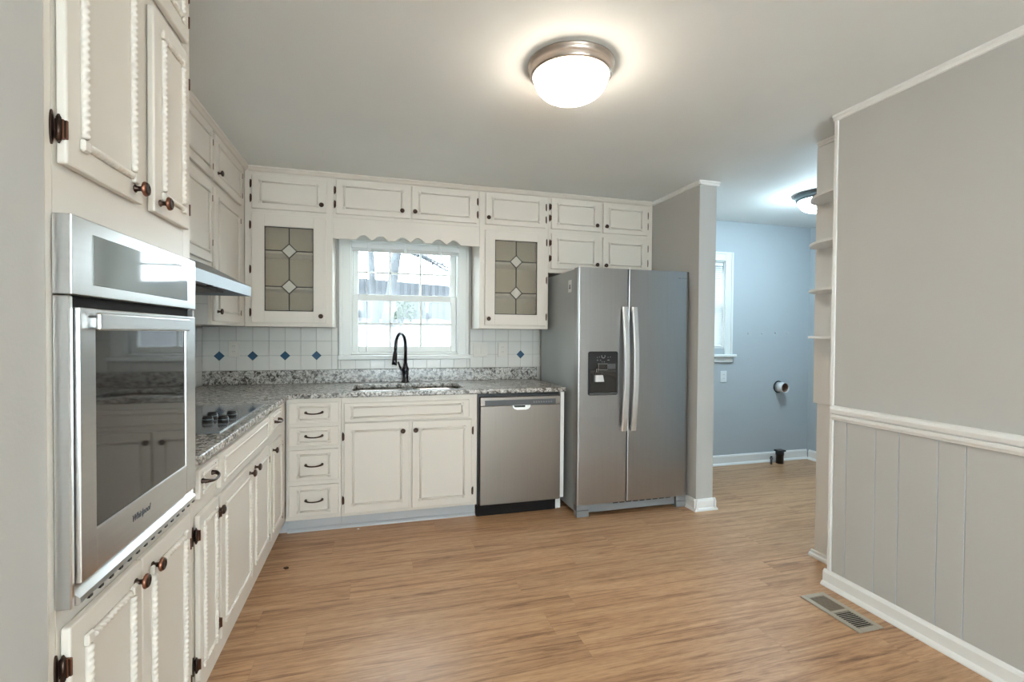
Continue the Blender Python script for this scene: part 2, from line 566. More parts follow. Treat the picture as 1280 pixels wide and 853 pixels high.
# right wall: plain paint above, boarded wainscot with V-grooves below
mb = MB()
mb.box((2.292, -3.2, 0), (2.50, 1.935, CEIL))
mb.box((2.28, -3.2, 0.90), (2.292, 1.935, CEIL))
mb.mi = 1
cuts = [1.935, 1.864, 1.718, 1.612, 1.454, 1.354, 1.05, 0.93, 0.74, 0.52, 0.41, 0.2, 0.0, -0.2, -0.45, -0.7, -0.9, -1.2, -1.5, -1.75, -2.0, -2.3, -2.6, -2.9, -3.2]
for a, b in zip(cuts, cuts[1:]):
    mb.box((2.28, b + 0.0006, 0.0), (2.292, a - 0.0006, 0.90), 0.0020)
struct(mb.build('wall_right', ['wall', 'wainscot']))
mb = MB(); mb.box((2.274, 1.936, 0), (2.50, 1.956, CEIL), 0.002); struct(mb.build('trim_1', 'trim'))
# white wall end beyond the opening
mb = MB(); mb.box((2.505, 1.958, 0), (2.60, 2.236, CEIL)); struct(mb.build('wall_hall', 'trim'))
# unseen rear wall of the dining end; its window is added for the fill light
mb = MB()
mb.box((-0.558, -3.2, 0), (-0.4, -3.05, CEIL)).box((1.9, -3.2, 0), (2.28, -3.05, CEIL)).box((-0.4, -3.2, 0), (1.9, -3.05, 0.35)).box((-0.4, -3.2, 2.15), (1.9, -3.05, CEIL))
struct(mb.build('wall_rear', 'wall'))


def moulding(name, path_boxes, mat='trim'):
    mb = MB()
    for lo, hi, bv in path_boxes:
        mb.box(lo, hi, bv, 2)
    return struct(mb.build(name, mat))


# baseboards (board with a shoe moulding at its foot)
def board(name, prof, axis, a0, a1, flip=None):
    mb = MB()
    mb.prism(prof, axis, a0, a1)
    return struct(mb.build(name, 'trim'))


def bb(x, s, h=0.08):       # profile facing s from the plane x
    return [(x, 0.0), (x + s * 0.030, 0.0), (x + s * 0.030, 0.006), (x + s * 0.024, 0.016), (x + s * 0.014, 0.022), (x + s * 0.014, h - 0.016), (x + s * 0.008, h - 0.003), (x, h)]


board('baseboard_right', bb(2.28, -1, 0.082), 1, -3.04, 1.972)
board('baseboard_hall', bb(2.505, -1, 0.035), 1, 1.96, 2.255)
mb = MB()
mb.prism(bb(2.285, -1, 0.085), 1, 3.018, 3.99)
mb.prism(bb(3.045, -1, 0.085), 0, 2.262, 2.452)
mb.prism(bb(2.43, 1, 0.085), 1, 3.018, 4.04)
struct(mb.build('baseboard_fridge_side', 'trim'))
board('baseboard_laundry', bb(4.05, -1, 0.10), 0, 2.462, 4.40)
board('baseboard_laundry_side', bb(4.41, -1, 0.10), 1, 1.92, 4.02)
# chair rail on the right wall
cr = [(2.28, 0.872), (2.268, 0.874), (2.264, 0.884), (2.258, 0.888), (2.256, 0.902), (2.257, 0.905), (2.270, 0.906), (2.270, 0.911), (2.256, 0.912), (2.254, 0.918), (2.250, 0.930), (2.252, 0.943), (2.262, 0.948), (2.28, 0.948)]
mb = MB(); mb.prism(cr, 1, -3.04, 1.936); struct(mb.build('trim_2', 'trim'))
# ceiling trim
ct = lambda x, s: [(x, CEIL), (x + s * 0.020, CEIL), (x + s * 0.020, CEIL - 0.010), (x + s * 0.012, CEIL - 0.016), (x + s * 0.010, CEIL - 0.028), (x, CEIL - 0.030)]
mb = MB(); mb.prism(ct(2.28, -1), 1, -3.04, 1.958); struct(mb.build('trim_3', 'trim'))
mb = MB()
mb.prism(ct(2.285, -1), 1, 3.026, 3.66)
mb.prism(ct(3.045, -1), 0, 2.266, 2.449)
struct(mb.build('trim_4', 'trim'))
mb = MB(); mb.prism(ct(2.505, -1), 1, 1.96, 2.25); struct(mb.build('trim_5', 'trim'))

# ------------------------------------------------------------------ windows
def sash(mb, x0, x1, z0, z1, y0, y1, st, top, bot, nx, nz, bar=0.016):
    mb.box((x0, y0, z0), (x0 + st, y1, z1), 0.004).box((x1 - st, y0, z0), (x1, y1, z1), 0.004)
    mb.box((x0 + st, y0, z0), (x1 - st, y1, z0 + bot), 0.004).box((x0 + st, y0, z1 - top), (x1 - st, y1, z1), 0.004)
    for k in range(1, nx):
        x = x0 + st + (x1 - x0 - 2 * st) * k / nx
        mb.box((x - bar / 2, y0 + 0.008, z0 + bot), (x + bar / 2, y1 - 0.004, z1 - top), 0.003)
    for k in range(1, nz):
        z = z0 + bot + (z1 - top - z0 - bot) * k / nz
        mb.box((x0 + st, y0 + 0.008, z - bar / 2), (x1 - st, y1 - 0.004, z + bar / 2), 0.003)


def casing(mb, x0, x1, z0, z1, y, w):
    """stepped flat casing round an opening: two jamb boards and a head"""
    for a, b in ((x0 - w, x0), (x1, x1 + w)):
        mb.box((a, y - 0.016, z0), (b, y, z1 + w), 0.003)
        o = a if a < x0 - w / 2 else b - 0.022
        mb.box((o, y - 0.024, z0), (o + 0.022, y - 0.016, z1 + w), 0.003)
    mb.box((x0, y - 0.016, z1), (x1, y, z1 + w), 0.003)
    mb.box((x0, y - 0.024, z1 + w - 0.022), (x1, y - 0.016, z1 + w), 0.003)


w1 = thing('window_1', ((WX0 + WX1) / 2, 4.0, WZ0), kind='structure')
mb = MB(); casing(mb, WX0 + 0.004, WX1 - 0.004, 1.128, WZ1, 3.9995, 0.088); mb.build('window_casing', 'window_white', w1)
mb = MB()
mb.box((WX0, 4.0, WZ0), (WX0 + 0.012, 4.15, WZ1)).box((WX1 - 0.012, 4.0, WZ0), (WX1, 4.15, WZ1)).box((WX0, 4.0, WZ1 - 0.012), (WX1, 4.15, WZ1)).box((WX0, 4.0, WZ0), (WX1, 4.15, WZ0 + 0.012))
mb.build('window_jamb', 'window_white', w1)
mb = MB(); mb.box((-0.297, 3.955, 1.092), (0.752, 3.9995, 1.128), 0.008, 2); mb.build('window_stool', 'window_white', w1)
SX0, SX1 = WX0 + 0.012, WX1 - 0.012
mb = MB(); sash(mb, SX0, SX1, WZ0 + 0.012, 1.615, 4.035, 4.065, 0.047, 0.05, 0.05, 3, 2); s_low = mb.build('lower_sash', 'window_white', w1)
mb = MB(); sash(mb, SX0, SX1, 1.575, WZ1 - 0.012, 4.08, 4.11, 0.047, 0.04, 0.045, 3, 2); s_up = mb.build('upper_sash', 'window_white', w1)
mb = MB(); mb.box((SX0 + 0.04, 4.052, WZ0 + 0.05), (SX1 - 0.04, 4.056, 1.575)); mb.build('pane', 'pane', s_low)
mb = MB(); mb.box((SX0 + 0.04, 4.097, 1.61), (SX1 - 0.04, 4.101, WZ1 - 0.045)); mb.build('pane', 'pane', s_up)

w2 = thing('window_2', ((LX0 + LX1) / 2, 4.05, LZ0), kind='structure')
mb = MB(); casing(mb, LX0 + 0.004, LX1 - 0.004, 1.115, LZ1, 4.0495, 0.088); mb.build('window_casing', 'window_white', w2)
mb = MB()
mb.box((LX0, 4.05, LZ0), (LX0 + 0.012, 4.19, LZ1)).box((LX1 - 0.012, 4.05, LZ0), (LX1, 4.19, LZ1)).box((LX0, 4.05, LZ1 - 0.012), (LX1, 4.19, LZ1)).box((LX0, 4.05, LZ0), (LX1, 4.19, LZ0 + 0.012))
mb.build('window_jamb', 'window_white', w2)
mb = MB(); mb.box((2.51, 4.0, 1.088), (3.462, 4.0495, 1.115), 0.008, 2); mb.box((2.53, 4.03, 1.035), (3.44, 4.0495, 1.086), 0.004); mb.build('window_stool', 'window_white', w2)
mb = MB(); sash(mb, LX0 + 0.012, LX1 - 0.012, LZ0 + 0.012, 1.63, 4.10, 4.125, 0.05, 0.05, 0.06, 1, 1); l_low = mb.build('lower_sash', 'window_white', w2)
mb = MB(); sash(mb, LX0 + 0.012, LX1 - 0.012, 1.60, LZ1 - 0.012, 4.13, 4.155, 0.05, 0.045, 0.05, 1, 1); l_up = mb.build('upper_sash', 'window_white', w2)
mb = MB(); mb.box((LX0 + 0.05, 4.112, LZ0 + 0.06), (LX1 - 0.05, 4.116, 1.59)); mb.build('pane', 'pane', l_low)
mb = MB(); mb.box((LX0 + 0.05, 4.142, 1.64), (LX1 - 0.05, 4.146, LZ1 - 0.05)); mb.build('pane', 'pane', l_up)

w3 = thing('window_3', (0.75, -3.05, 0.35), kind='structure')  # unseen window added to let the rear fill light in
mb = MB(); casing(mb, -0.4, 1.9, 0.35, 2.15, -3.05, 0.09)
bmesh.ops.scale(mb.bm, vec=(1, -1, 1), space=Matrix.Translation((0, 3.05, 0)), verts=mb.bm.verts)
bmesh.ops.recalc_face_normals(mb.bm, faces=mb.bm.faces)
mb.build('window_casing', 'window_white', w3)
mb = MB(); sash(mb, -0.4, 1.9, 0.35, 2.15, -3.15, -3.10, 0.06, 0.06, 0.06, 3, 1, 0.06); s3 = mb.build('sash', 'window_white', w3)
mb = MB(); mb.box((-0.36, -3.128, 0.39), (1.86, -3.124, 2.11)); mb.build('pane', 'pane', s3)

# ------------------------------------------------------------------ backsplash tile
def tile_field(name, x0, x1, z0, z1, phase, s=0.1115, zref=1.128, holes=()):
    mb = MB()
    mb.mi = 1
    mb.box((x0, 3.9935, z0), (x1, 3.9995, z1))
    mb.mi = 0
    g = 0.0013
    k0 = math.floor((x0 - phase) / s)
    k1 = math.ceil((x1 - phase) / s)
    for r in range(-2, 4):
        a, b = zref + r * s, zref + (r + 1) * s
        a, b = max(a, z0), min(b, z1)
        if b - a < 0.006:
            continue
        for k in range(k0, k1):
            u, v = max(phase + k * s, x0), min(phase + (k + 1) * s, x1)
            if v - u < 0.006:
                continue
            mb.box((u + g, 3.991, a + g), (v - g, 3.9945, b - g), 0.0012)
    return mb


tb = thing('trim_6', (0.0, 3.9995, 1.016), kind='structure')
mb = tile_field('tile', -1.238, -0.298, 1.0165, 1.345, -1.123)
mb.mi = 2
for x in (-1.123, -0.900, -0.677, -0.453):
    mb.prism([(x - 0.036, 1.127), (x, 1.127 - 0.036), (x + 0.036, 1.127), (x, 1.127 + 0.036)], 1, 3.9935, 3.9898)
mb.build('tile_field', ['tile', 'grout', 'blue_tile'], tb)
mb = tile_field('tile', -0.296, 0.750, 1.0165, 1.091, -0.277)
mb.build('tile_field', ['tile', 'grout'], tb)
mb = tile_field('tile', 0.754, 1.90, 1.0165, 1.345, 1.199)
mb.mi = 2
for x in (1.199,):
    mb.prism([(x - 0.036, 1.127), (x, 1.127 - 0.036), (x + 0.036, 1.127), (x, 1.127 + 0.036)], 1, 3.9935, 3.9898)
mb.build('tile_field', ['tile', 'grout', 'blue_tile'], tb)
mb = MB()
mb.mi = 1; mb.box((-1.2395, 1.75, 0.915), (-1.234, 2.985, 1.5)).box((-1.2395, 2.985, 0.915), (-1.234, 3.99, 1.34)); mb.mi = 0
y = 1.76
while y < 3.985:
    for r in range(-2, 4):
        a, b = max(0.917, 1.128 + r * 0.1115), min(1.345 if y + 0.1115 > 2.98 else 1.5, 1.128 + (r + 1) * 0.1115)
        b = min(b, 1.34)
        if b - a > 0.006:
            mb.box((-1.2345, y + 0.0013, a + 0.0013), (-1.231, min(y + 0.1102, 3.986), b - 0.0013), 0.0012)
    y += 0.1115
mb.build('tile_field', ['tile', 'grout'], tb)

# ------------------------------------------------------------------ shared hardware meshes
mb = MB(); mb.smooth = True
mb.lathe([(0.0085, 0.0), (0.0095, 0.002), (0.006, 0.005), (0.0055, 0.012), (0.008, 0.016), (0.0155, 0.019), (0.0165, 0.023), (0.0145, 0.027), (0.009, 0.029), (0.0085, 0.0275), (0.003, 0.028)], 16)
KNOB = mesh_only(mb, 'knob', ['bronze'])
mb = MB(); mb.smooth = True
mb.lathe([(0.0085, 0.0), (0.0095, 0.002), (0.006, 0.005), (0.0055, 0.012), (0.008, 0.016), (0.0155, 0.019), (0.0165, 0.023), (0.0145, 0.027), (0.009, 0.029), (0.0085, 0.0275), (0.003, 0.028)], 16)
mb.mi = 1
mb.lathe([(0.0166, 0.0195), (0.0172, 0.022), (0.0150, 0.0262), (0.0135, 0.0272)], 16)
KNOB_C = mesh_only(mb, 'knob', ['bronze', 'copper'])
# butt hinge seen from the front: oval plate on the frame, barrel, small leaf on the door edge
mb = MB()
pts = [(-0.0115 + 0.0045 * math.sin(2 * math.pi * k / 16), 0.031 * math.cos(2 * math.pi * k / 16)) for k in range(16)]
mb.prism(pts, 2, 0.0, 0.003)
mb.smooth = True
mb.tube([(-0.0055, -0.021, 0.009), (-0.0055, 0.021, 0.009)], 0.0042, 8)
mb.tube([(-0.0055, -0.026, 0.009), (-0.0055, -0.021, 0.009)], [0.0016, 0.0036], 8)
mb.tube([(-0.0055, 0.021, 0.009), (-0.0055, 0.026, 0.009)], [0.0036, 0.0016], 8)
mb.smooth = False
mb.mi = 1
mb.box((-0.0055, -0.018, 0.002), (0.0012, 0.018, 0.016), 0.001)
mb.box((-0.0030, -0.017, 0.015), (0.0018, 0.017, 0.0205), 0.001)
HINGE = mesh_only(mb, 'hinge', ['bronze', 'copper'])
# arched drawer pull with flared ends
mb = MB(); mb.smooth = True
n = 14
path, rad = [], []
for k in range(n + 1):
    t = -1 + 2 * k / n
    path.append((0.052 * t, -0.007 * (1 - t * t) + 0.002, 0.010 + 0.020 * (1 - t ** 4)))
    rad.append(0.0042 + 0.0032 * abs(t) ** 3)
mb.tube(path, rad, 8)
for s in (-1, 1):
    mb.lathe([(0.0085, 0.0), (0.0085, 0.003), (0.006, 0.010), (0.0062, 0.016)], 10, (0.049 * s, 0.002, 0))
PULL = mesh_only(mb, 'pull', ['bronze'])

# ------------------------------------------------------------------ cabinets
T = 0.018           # door thickness
DOORS = []


def door(par, Mx, u0, u1, v0, v1, knob=None, hinges=(), hside=-1, inset=0.055, name='door', pull=None, fine=True, w=0.013, inset_v=None, copper=False):
    iv = inset if inset_v is None else inset_v
    mb = MB()
    mb.box((u0, v0, 0.0015), (u1, v1, T), 0.004, 2)
    d = mb.build(name, 'cream', par, Mx)
    a0, a1, b0, b1 = u0 + inset, u1 - inset, v0 + iv, v1 - iv
    mb = MB()
    mb.smooth = True
    st = 0.0024 if fine else 0.0032
    e = w * 0.75
    h = w * 0.68
    mb.rope((a0 + e, b0, T), (a1 - e, b0, T), w, h, st, amp=0.17 if fine else 0.0)
    mb.rope((a1, b0 + e, T), (a1, b1 - e, T), w, h, st, amp=0.17 if fine else 0.0)
    mb.rope((a1 - e, b1, T), (a0 + e, b1, T), w, h, st, amp=0.17 if fine else 0.0)
    mb.rope((a0, b1 - e, T), (a0, b0 + e, T), w, h, st, amp=0.17 if fine else 0.0)
    mb.smooth = False
    q = w * 0.72
    for cu, su in ((a0, -1), (a1, 1)):
        for cv, sv in ((b0, -1), (b1, 1)):
            cx, cy = cu + su * 0.003, cv + sv * 0.003
            mb.box((cx - q, cy - q, T), (cx + q, cy + q, T + h * 0.9), 0.003)
    mb.build('rope_moulding' if fine else 'panel_moulding', 'cream', d, Mx)
    if knob:
        inst('knob', KNOB_C if copper else KNOB, d, Mx, knob[0], knob[1], T)
    if pull:
        inst('pull', PULL, d, Mx, pull[0], pull[1], T)
    for hv in hinges:
        if hside < 0:
            inst('hinge', HINGE, d, Mx, u0, hv, 0.0)
        else:
            inst('hinge', HINGE, d, Mx, u1, hv, 0.0, math.pi)
    return d


def carcass(par, Mx, u0, u1, v0, v1, depth, back=0.019, name='carcass'):
    mb = MB()
    mb.box((u0, v0, -depth), (u1, v1, -back))
    return mb.build(name, 'cream', par, Mx)


def face(par, Mx, u0, u1, v0, v1, name='face_frame', bev=0.002):
    mb = MB()
    mb.box((u0, v0, -0.019), (u1, v1, 0.0), bev)
    return mb.build(name, 'cream', par, Mx)


# ---- tall oven cabinet on the near end of the side run
FL = left_frame(-0.56)
tall = thing('oven_cabinet', (-0.9, 1.375, 0.0), 'tall cream cabinet with rope-trimmed doors housing the wall oven', 'cabinet')
mb = MB()
mb.box((1.030, 0.107, -0.672), (1.050, CEIL - 0.001, -0.019)).box((1.690, 0.107, -0.672), (1.708, CEIL - 0.001, -0.019))
mb.box((1.050, 0.107, -0.672), (1.690, 0.79, -0.019)).box((1.050, 1.53, -0.672), (1.690, CEIL - 0.001, -0.019)).box((1.050, 0.79, -0.672), (1.690, 1.53, -0.60))
mb.build('carcass', 'cream', tall, FL)
mb = MB()
mb.box((1.030, 0.107, -0.019), (1.052, CEIL - 0.001, 0), 0.002).box((1.650, 0.107, -0.019), (1.708, CEIL - 0.001, 0), 0.002)
mb.box((1.052, 0.107, -0.019), (1.650, 0.803, 0)).box((1.052, 1.512, -0.019), (1.650, CEIL - 0.001, 0))
mb.build('face_frame', 'cream', tall, FL)
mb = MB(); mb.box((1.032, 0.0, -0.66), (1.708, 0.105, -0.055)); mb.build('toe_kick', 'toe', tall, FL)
door(tall, FL, 1.060, 1.356, 1.612, 2.130, (1.313, 1.640), (1.672, 2.06), -1, 0.052, w=0.016, copper=True)
door(tall, FL, 1.416, 1.650, 1.612, 2.130, (1.446, 1.640), (1.672, 2.045), 1, 0.052, w=0.015, copper=True)
door(tall, FL, 1.060, 1.353, 2.162, 2.415, None, (2.23, 2.32), -1, 0.050, w=0.014)
door(tall, FL, 1.370, 1.650, 2.162, 2.415, None, (2.228, 2.302), 1, 0.050, w=0.014)
door(tall, FL, 1.060, 1.338, 0.190, 0.762, (1.306, 0.722), (0.285, 0.690), -1, 0.052, w=0.016, copper=True)
door(tall, FL, 1.342, 1.650, 0.190, 0.762, (1.392, 0.722), (0.245, 0.665), 1, 0.052, w=0.016, copper=True)

# ---- wall oven
ov = thing('wall_oven', (-0.6, 1.35, 0.802), 'stainless steel built-in wall oven with dark glass door', 'oven')
OX = left_frame(-0.5585)
mb = MB()
mb.box((1.062, 0.812, -0.55), (1.640, 1.505, -0.002)); mb.mi = 1
mb.box((1.055, 1.345, -0.001), (1.650, 1.380, 0.012))
mb.build('oven_body', ['mid_grey', 'kick'], ov, OX)
mb = MB()          # control panel fascia
mb.box((1.045, 1.375, 0.0), (1.655, 1.520, 0.030), 0.002, 2)
cp = mb.build('control_panel', 'steel', ov, OX)
mb = MB(); mb.box((1.112, 1.397, 0.029), (1.588, 1.494, 0.0312), 0.0008); mb.build('display_glass', 'panel_glass', cp, OX)
mb = MB()          # side trims and bottom trim
mb.box((1.045, 0.802, 0.0), (1.056, 1.373, 0.026), 0.002)
mb.build('side_trim', 'steel', ov, OX)
mb = MB(); mb.box((1.645, 0.802, 0.0), (1.655, 1.373, 0.026), 0.002); mb.build('side_trim', 'steel', ov, OX)
mb = MB()
mb.prism([(0.802, 0.0), (0.802, 0.030), (0.808, 0.034), (0.816, 0.032), (0.832, 0.014), (0.839, 0.004), (0.839, 0.0)], 0, 1.058, 1.643)
mb.mi = 1
for k in range(15):
    u = 1.085 + k * 0.038
    mb.box((u, 0.8010, 0.020), (u + 0.012, 0.8060, 0.0338))
mb.build('vent_trim', ['steel', 'black'], ov, OX)
mb = MB()          # door frame round the glass
mb.box((1.060, 0.842, 0.002), (1.112, 1.352, 0.034), 0.0015, 2).box((1.568, 0.842, 0.002), (1.640, 1.352, 0.034), 0.003, 2)
mb.box((1.110, 0.842, 0.002), (1.570, 0.925, 0.0338), 0.003, 2).box((1.110, 1.312, 0.002), (1.570, 1.352, 0.0338), 0.003, 2)
od = mb.build('oven_door', 'steel', ov, OX)
mb = MB(); mb.box((1.108, 0.920, 0.006), (1.572, 1.316, 0.030)); mb.build('door_glass', 'black_glass', od, OX)
mb = MB(); mb.box((1.098, 1.310, 0.040), (1.552, 1.344, 0.050), 0.004, 3)
mb.box((1.112, 1.316, 0.033), (1.135, 1.334, 0.042)).box((1.52, 1.316, 0.033), (1.543, 1.334, 0.042))
mb.build('door_handle', 'steel', od, OX)


def lettering(name, text, size, parent, Mx, u, v, d, mat, shear=0.0, depth=0.0006):
    cu = bpy.data.curves.new(name, 'FONT')
    cu.body = text
    cu.size = size
    cu.shear = shear
    cu.extrude = depth
    tmp = bpy.data.objects.new('tmp_text', cu)
    COL.objects.link(tmp)
    dg = bpy.context.evaluated_depsgraph_get()
    me = bpy.data.meshes.new_from_object(tmp.evaluated_get(dg))
    bpy.data.objects.remove(tmp)
    me.materials.clear()
    me.materials.append(M[mat])
    o = bpy.data.objects.new(name, me)
    COL.objects.link(o)
    o.parent = parent
    w = Mx @ Matrix.Translation((u, v, d))
    WL[o.name] = w.to_translation()
    w.translation = w.to_translation() - WL[parent.name]
    o.matrix_local = w
    return o


lettering('badge_lettering', 'Whirlpool', 0.021, od, OX, 1.248, 0.882, 0.0345, 'ink', 0.35)

# ---- base run along the side wall
def base_unit(name, Mx, u0, u1, label, toe=True, v0=0.107, top=0.881, loc=None, filler=None):
    c = Mx @ Vector(((u0 + u1) / 2, 0, -0.3))
    par = thing(name, (c.x, c.y, 0.0), label, 'cabinet', None)
    carcass(par, Mx, u0, u1, v0, top, 0.66)
    face(par, Mx, u0, u1, v0, top)
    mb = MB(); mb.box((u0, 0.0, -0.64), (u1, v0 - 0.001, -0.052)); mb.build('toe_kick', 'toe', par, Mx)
    return par


bA = base_unit('base_cabinet', FL, 1.7095, 1.924, 'narrow cream base cabinet with one drawer and door, beside the wall oven')
door(bA, FL, 1.733, 1.912, 0.772, 0.866, None, (), -1, 0.030, 'drawer', (1.795, 0.826), True, 0.010, 0.020)
door(bA, FL, 1.728, 1.918, 0.190, 0.722, (1.892, 0.682), (0.245, 0.66), -1, 0.038)
bB = base_unit('base_cabinet', FL, 1.9255, 2.7725, 'wide cream base cabinet with two doors under the cooktop')
door(bB, FL, 1.944, 2.745, 0.742, 0.866, None, (), -1, 0.040, 'false_drawer_front', None, True, 0.011, 0.024)
door(bB, FL, 1.946, 2.392, 0.190, 0.716, (2.345, 0.682), (0.252, 0.655), -1, 0.05)
door(bB, FL, 2.398, 2.752, 0.190, 0.716, (2.44, 0.684), (0.230, 0.640), 1, 0.05)
bC = base_unit('base_cabinet', FL, 2.774, 3.296, 'narrow cream base cabinet with drawer over door in the inside corner')
door(bC, FL, 2.792, 3.085, 0.762, 0.866, None, (), -1, 0.045, 'drawer', (2.93, 0.812), True, 0.010, 0.020)
door(bC, FL, 2.795, 3.100, 0.190, 0.700, (2.835, 0.668), (0.215, 0.645), 1, 0.045)

# ---- base run along the window wall
FB = back_frame(3.315)


def base_back(name, u0, u1, label, hollow=False):
    par = thing(name, ((u0 + u1) / 2, 3.63, 0.0), label, 'cabinet')
    if hollow:
        mb = MB()
        mb.box((u0, 0.097, -0.66), (u0 + 0.018, 0.881, -0.0195)).box((u1 - 0.018, 0.097, -0.66), (u1, 0.881, -0.0195))
        mb.box((u0 + 0.018, 0.097, -0.66), (u1 - 0.018, 0.115, -0.0195)).box((u0 + 0.018, 0.115, -0.66), (u1 - 0.018, 0.881, -0.648))
        mb.build('carcass', 'cream', par, FB)
    else:
        carcass(par, FB, u0, u1, 0.097, 0.881, 0.66)
    face(par, FB, u0, u1, 0.097, 0.881)
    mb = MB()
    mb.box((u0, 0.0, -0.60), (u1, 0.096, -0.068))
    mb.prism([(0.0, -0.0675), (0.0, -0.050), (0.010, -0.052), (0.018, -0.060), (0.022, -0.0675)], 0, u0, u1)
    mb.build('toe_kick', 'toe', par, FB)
    return par


bD = base_back('drawer_cabinet', -0.559, -0.2265, 'cream base cabinet with a stack of four drawers')
for v0, v1 in ((0.722, 0.856), (0.577, 0.699), (0.352, 0.553), (0.125, 0.324)):
    c = (v0 + v1) / 2
    iv = 0.028 if v1 - v0 < 0.15 else 0.033
    door(bD, FB, -0.540, -0.240, v0, v1, None, (), -1, 0.060, 'drawer', (-0.389, c + 0.003), False, 0.012, iv)
mb = MB(); mb.box((-0.612, 0.0, -0.60), (-0.5595, 0.096, -0.068)); mb.build('toe_kick', 'toe', bD, FB)
bE = base_back('sink_cabinet', -0.225, 0.680, 'wide cream base cabinet with two doors under the sink', True)
door(bE, FB, -0.208, 0.622, 0.722, 0.845, None, (), -1, 0.052, 'false_drawer_front', None, False, 0.012, 0.028)
door(bE, FB, -0.206, 0.212, 0.122, 0.714, (0.168, 0.650), (0.205, 0.625), -1, 0.056, fine=False, w=0.014)
door(bE, FB, 0.229, 0.640, 0.118, 0.708, (0.252, 0.652), (0.200, 0.625), 1, 0.056, fine=False, w=0.014)

# white filler panel closing the run beside the fridge
mb = MB(); mb.box((1.302, 3.30, 0.10), (1.331, 3.95, 0.881), 0.001).box((1.304, 3.36, 0.0), (1.329, 3.94, 0.10))
tag(mb.build('end_panel', 'trim'), 'slim white end panel standing between dishwasher and fridge', 'panel')

# ---- worktop with sink cut-out
def rounded_rect(x0, x1, y0, y1, r, n=5):
    P = []
    for cx, cy, a0 in ((x1 - r, y1 - r, 0), (x0 + r, y1 - r, 90), (x0 + r, y0 + r, 180), (x1 - r, y0 + r, 270)):
        for k in range(n + 1):
            t = math.radians(a0 + 90 * k / n)
            P.append((cx + r * math.cos(t), cy + r * math.sin(t)))
    return P


def slab_with_hole(mb, outer, hole, z0, z1):
    bm = mb.bm
    loops = []
    for z in (z0, z1):
        lo = [bm.verts.new((x, y, z)) for x, y in outer]
        lh = [bm.verts.new((x, y, z)) for x, y in hole]
        eo = [bm.edges.new((lo[i], lo[(i + 1) % len(lo)])) for i in range(len(lo))]
        eh = [bm.edges.new((lh[i], lh[(i + 1) % len(lh)])) for i in range(len(lh))]
        bmesh.ops.triangle_fill(bm, edges=eo + eh, use_beauty=True)
        loops.append((lo, lh))
    for a, b in ((loops[0][0], loops[1][0]), (loops[0][1], loops[1][1])):
        for i in range(len(a)):
            j = (i + 1) % len(a)
            bm.faces.new((a[i], a[j], b[j], b[i]))
    bmesh.ops.recalc_face_normals(bm, faces=bm.faces)


CT = 0.914
wt = thing('worktop', (-0.2, 3.6, 0.883), 'L-shaped speckled grey granite worktop with low upstand', 'worktop')
HX0, HX1, HY0, HY1 = -0.165, 0.605, 3.375, 3.825
mb = MB()
outer = [(-1.229, 1.726), (-0.538, 1.726), (-0.538, 3.255), (-0.50, 3.293), (1.345, 3.293), (1.345, 3.988), (-1.229, 3.988)]
slab_with_hole(mb, outer, rounded_rect(HX0, HX1, HY0, HY1, 0.07), 0.8825, CT)
top = mb.build('counter_slab', 'granite', wt)
bv = top.modifiers.new('edge', 'BEVEL'); bv.width = 0.006; bv.segments = 3; bv.limit_method = 'ANGLE'; bv.angle_limit = math.radians(50)
mb = MB()
mb.box((-1.229, 3.972, CT + 0.0003), (1.345, 3.9905, 1.0160), 0.002)
mb.build('upstand', 'granite', wt)

# ---- undermount sink
sk = thing('kitchen_sink', (0.22, 3.6, 0.70), 'stainless steel double bowl sink set under the granite below the window', 'sink')


def bowl(x0, x1):
    mb = MB()
    mb.smooth = True
    rings = []
    for ins, z in ((0.0, 0.8815), (0.004, 0.86), (0.012, 0.72), (0.03, 0.70), (0.10, 0.695)):
        rings.append([(x, y, z) for x, y in rounded_rect(x0 + ins, x1 - ins, HY0 - 0.008 + ins, HY1 + 0.008 - ins, 0.065)])
    bm = mb.bm
    R = [[bm.verts.new(p) for p in r] for r in rings]
    for a, b in zip(R, R[1:]):
        for i in range(len(a)):
            j = (i + 1) % len(a)
            f_ = bm.faces.new((a[i], a[j], b[j], b[i])); f_.smooth = True
    bm.faces.new(R[-1])
    bmesh.ops.recalc_face_normals(bm, faces=bm.faces)
    cx = (x0 + x1) / 2
    mb.lathe([(0.045, 0.694), (0.045, 0.698), (0.038, 0.699), (0.030, 0.6945)], 20, (cx, 3.62, 0))
    o = mb.build('bowl', 'steel_cool', sk)
    s = o.modifiers.new('wall', 'SOLIDIFY'); s.thickness = 0.0015; s.offset = 0
    return o


bowl(HX0 - 0.008, 0.235)
bowl(0.262, HX1 + 0.008)
mb = MB(); mb.box((0.2355, HY0 - 0.004, 0.862), (0.2615, HY1 + 0.004, 0.8795), 0.008, 3); mb.build('bowl_divider', 'steel_cool', sk)

# ---- faucet
fa = thing('kitchen_faucet', (0.217, 3.90, CT), 'dark bronze gooseneck pull-down faucet behind the sink', 'faucet')
FX, FY = 0.217, 3.90
mb = MB(); mb.smooth = True
mb.lathe([(0.030, CT + 0.0005), (0.030, CT + 0.010), (0.024, CT + 0.016), (0.023, CT + 0.085), (0.026, CT + 0.092), (0.026, CT + 0.112), (0.021, CT + 0.122), (0.017, CT + 0.135), (0.0165, CT + 0.150)], 20, (FX, FY, 0))
mb.build('faucet_body', 'gunmetal', fa)
mb = MB(); mb.smooth = True
path = [(FX, FY, CT + 0.145), (FX, FY, 1.20)]
dx, dy = -0.082, -0.150
for k in range(1, 13):
    t = math.pi * k / 12
    s = (1 - math.cos(t)) / 2
    path.append((FX + dx * s, FY + dy * s, 1.20 + 0.105 * math.sin(t)))
path.append((FX + dx * 1.03, FY + dy * 1.03, 1.175))
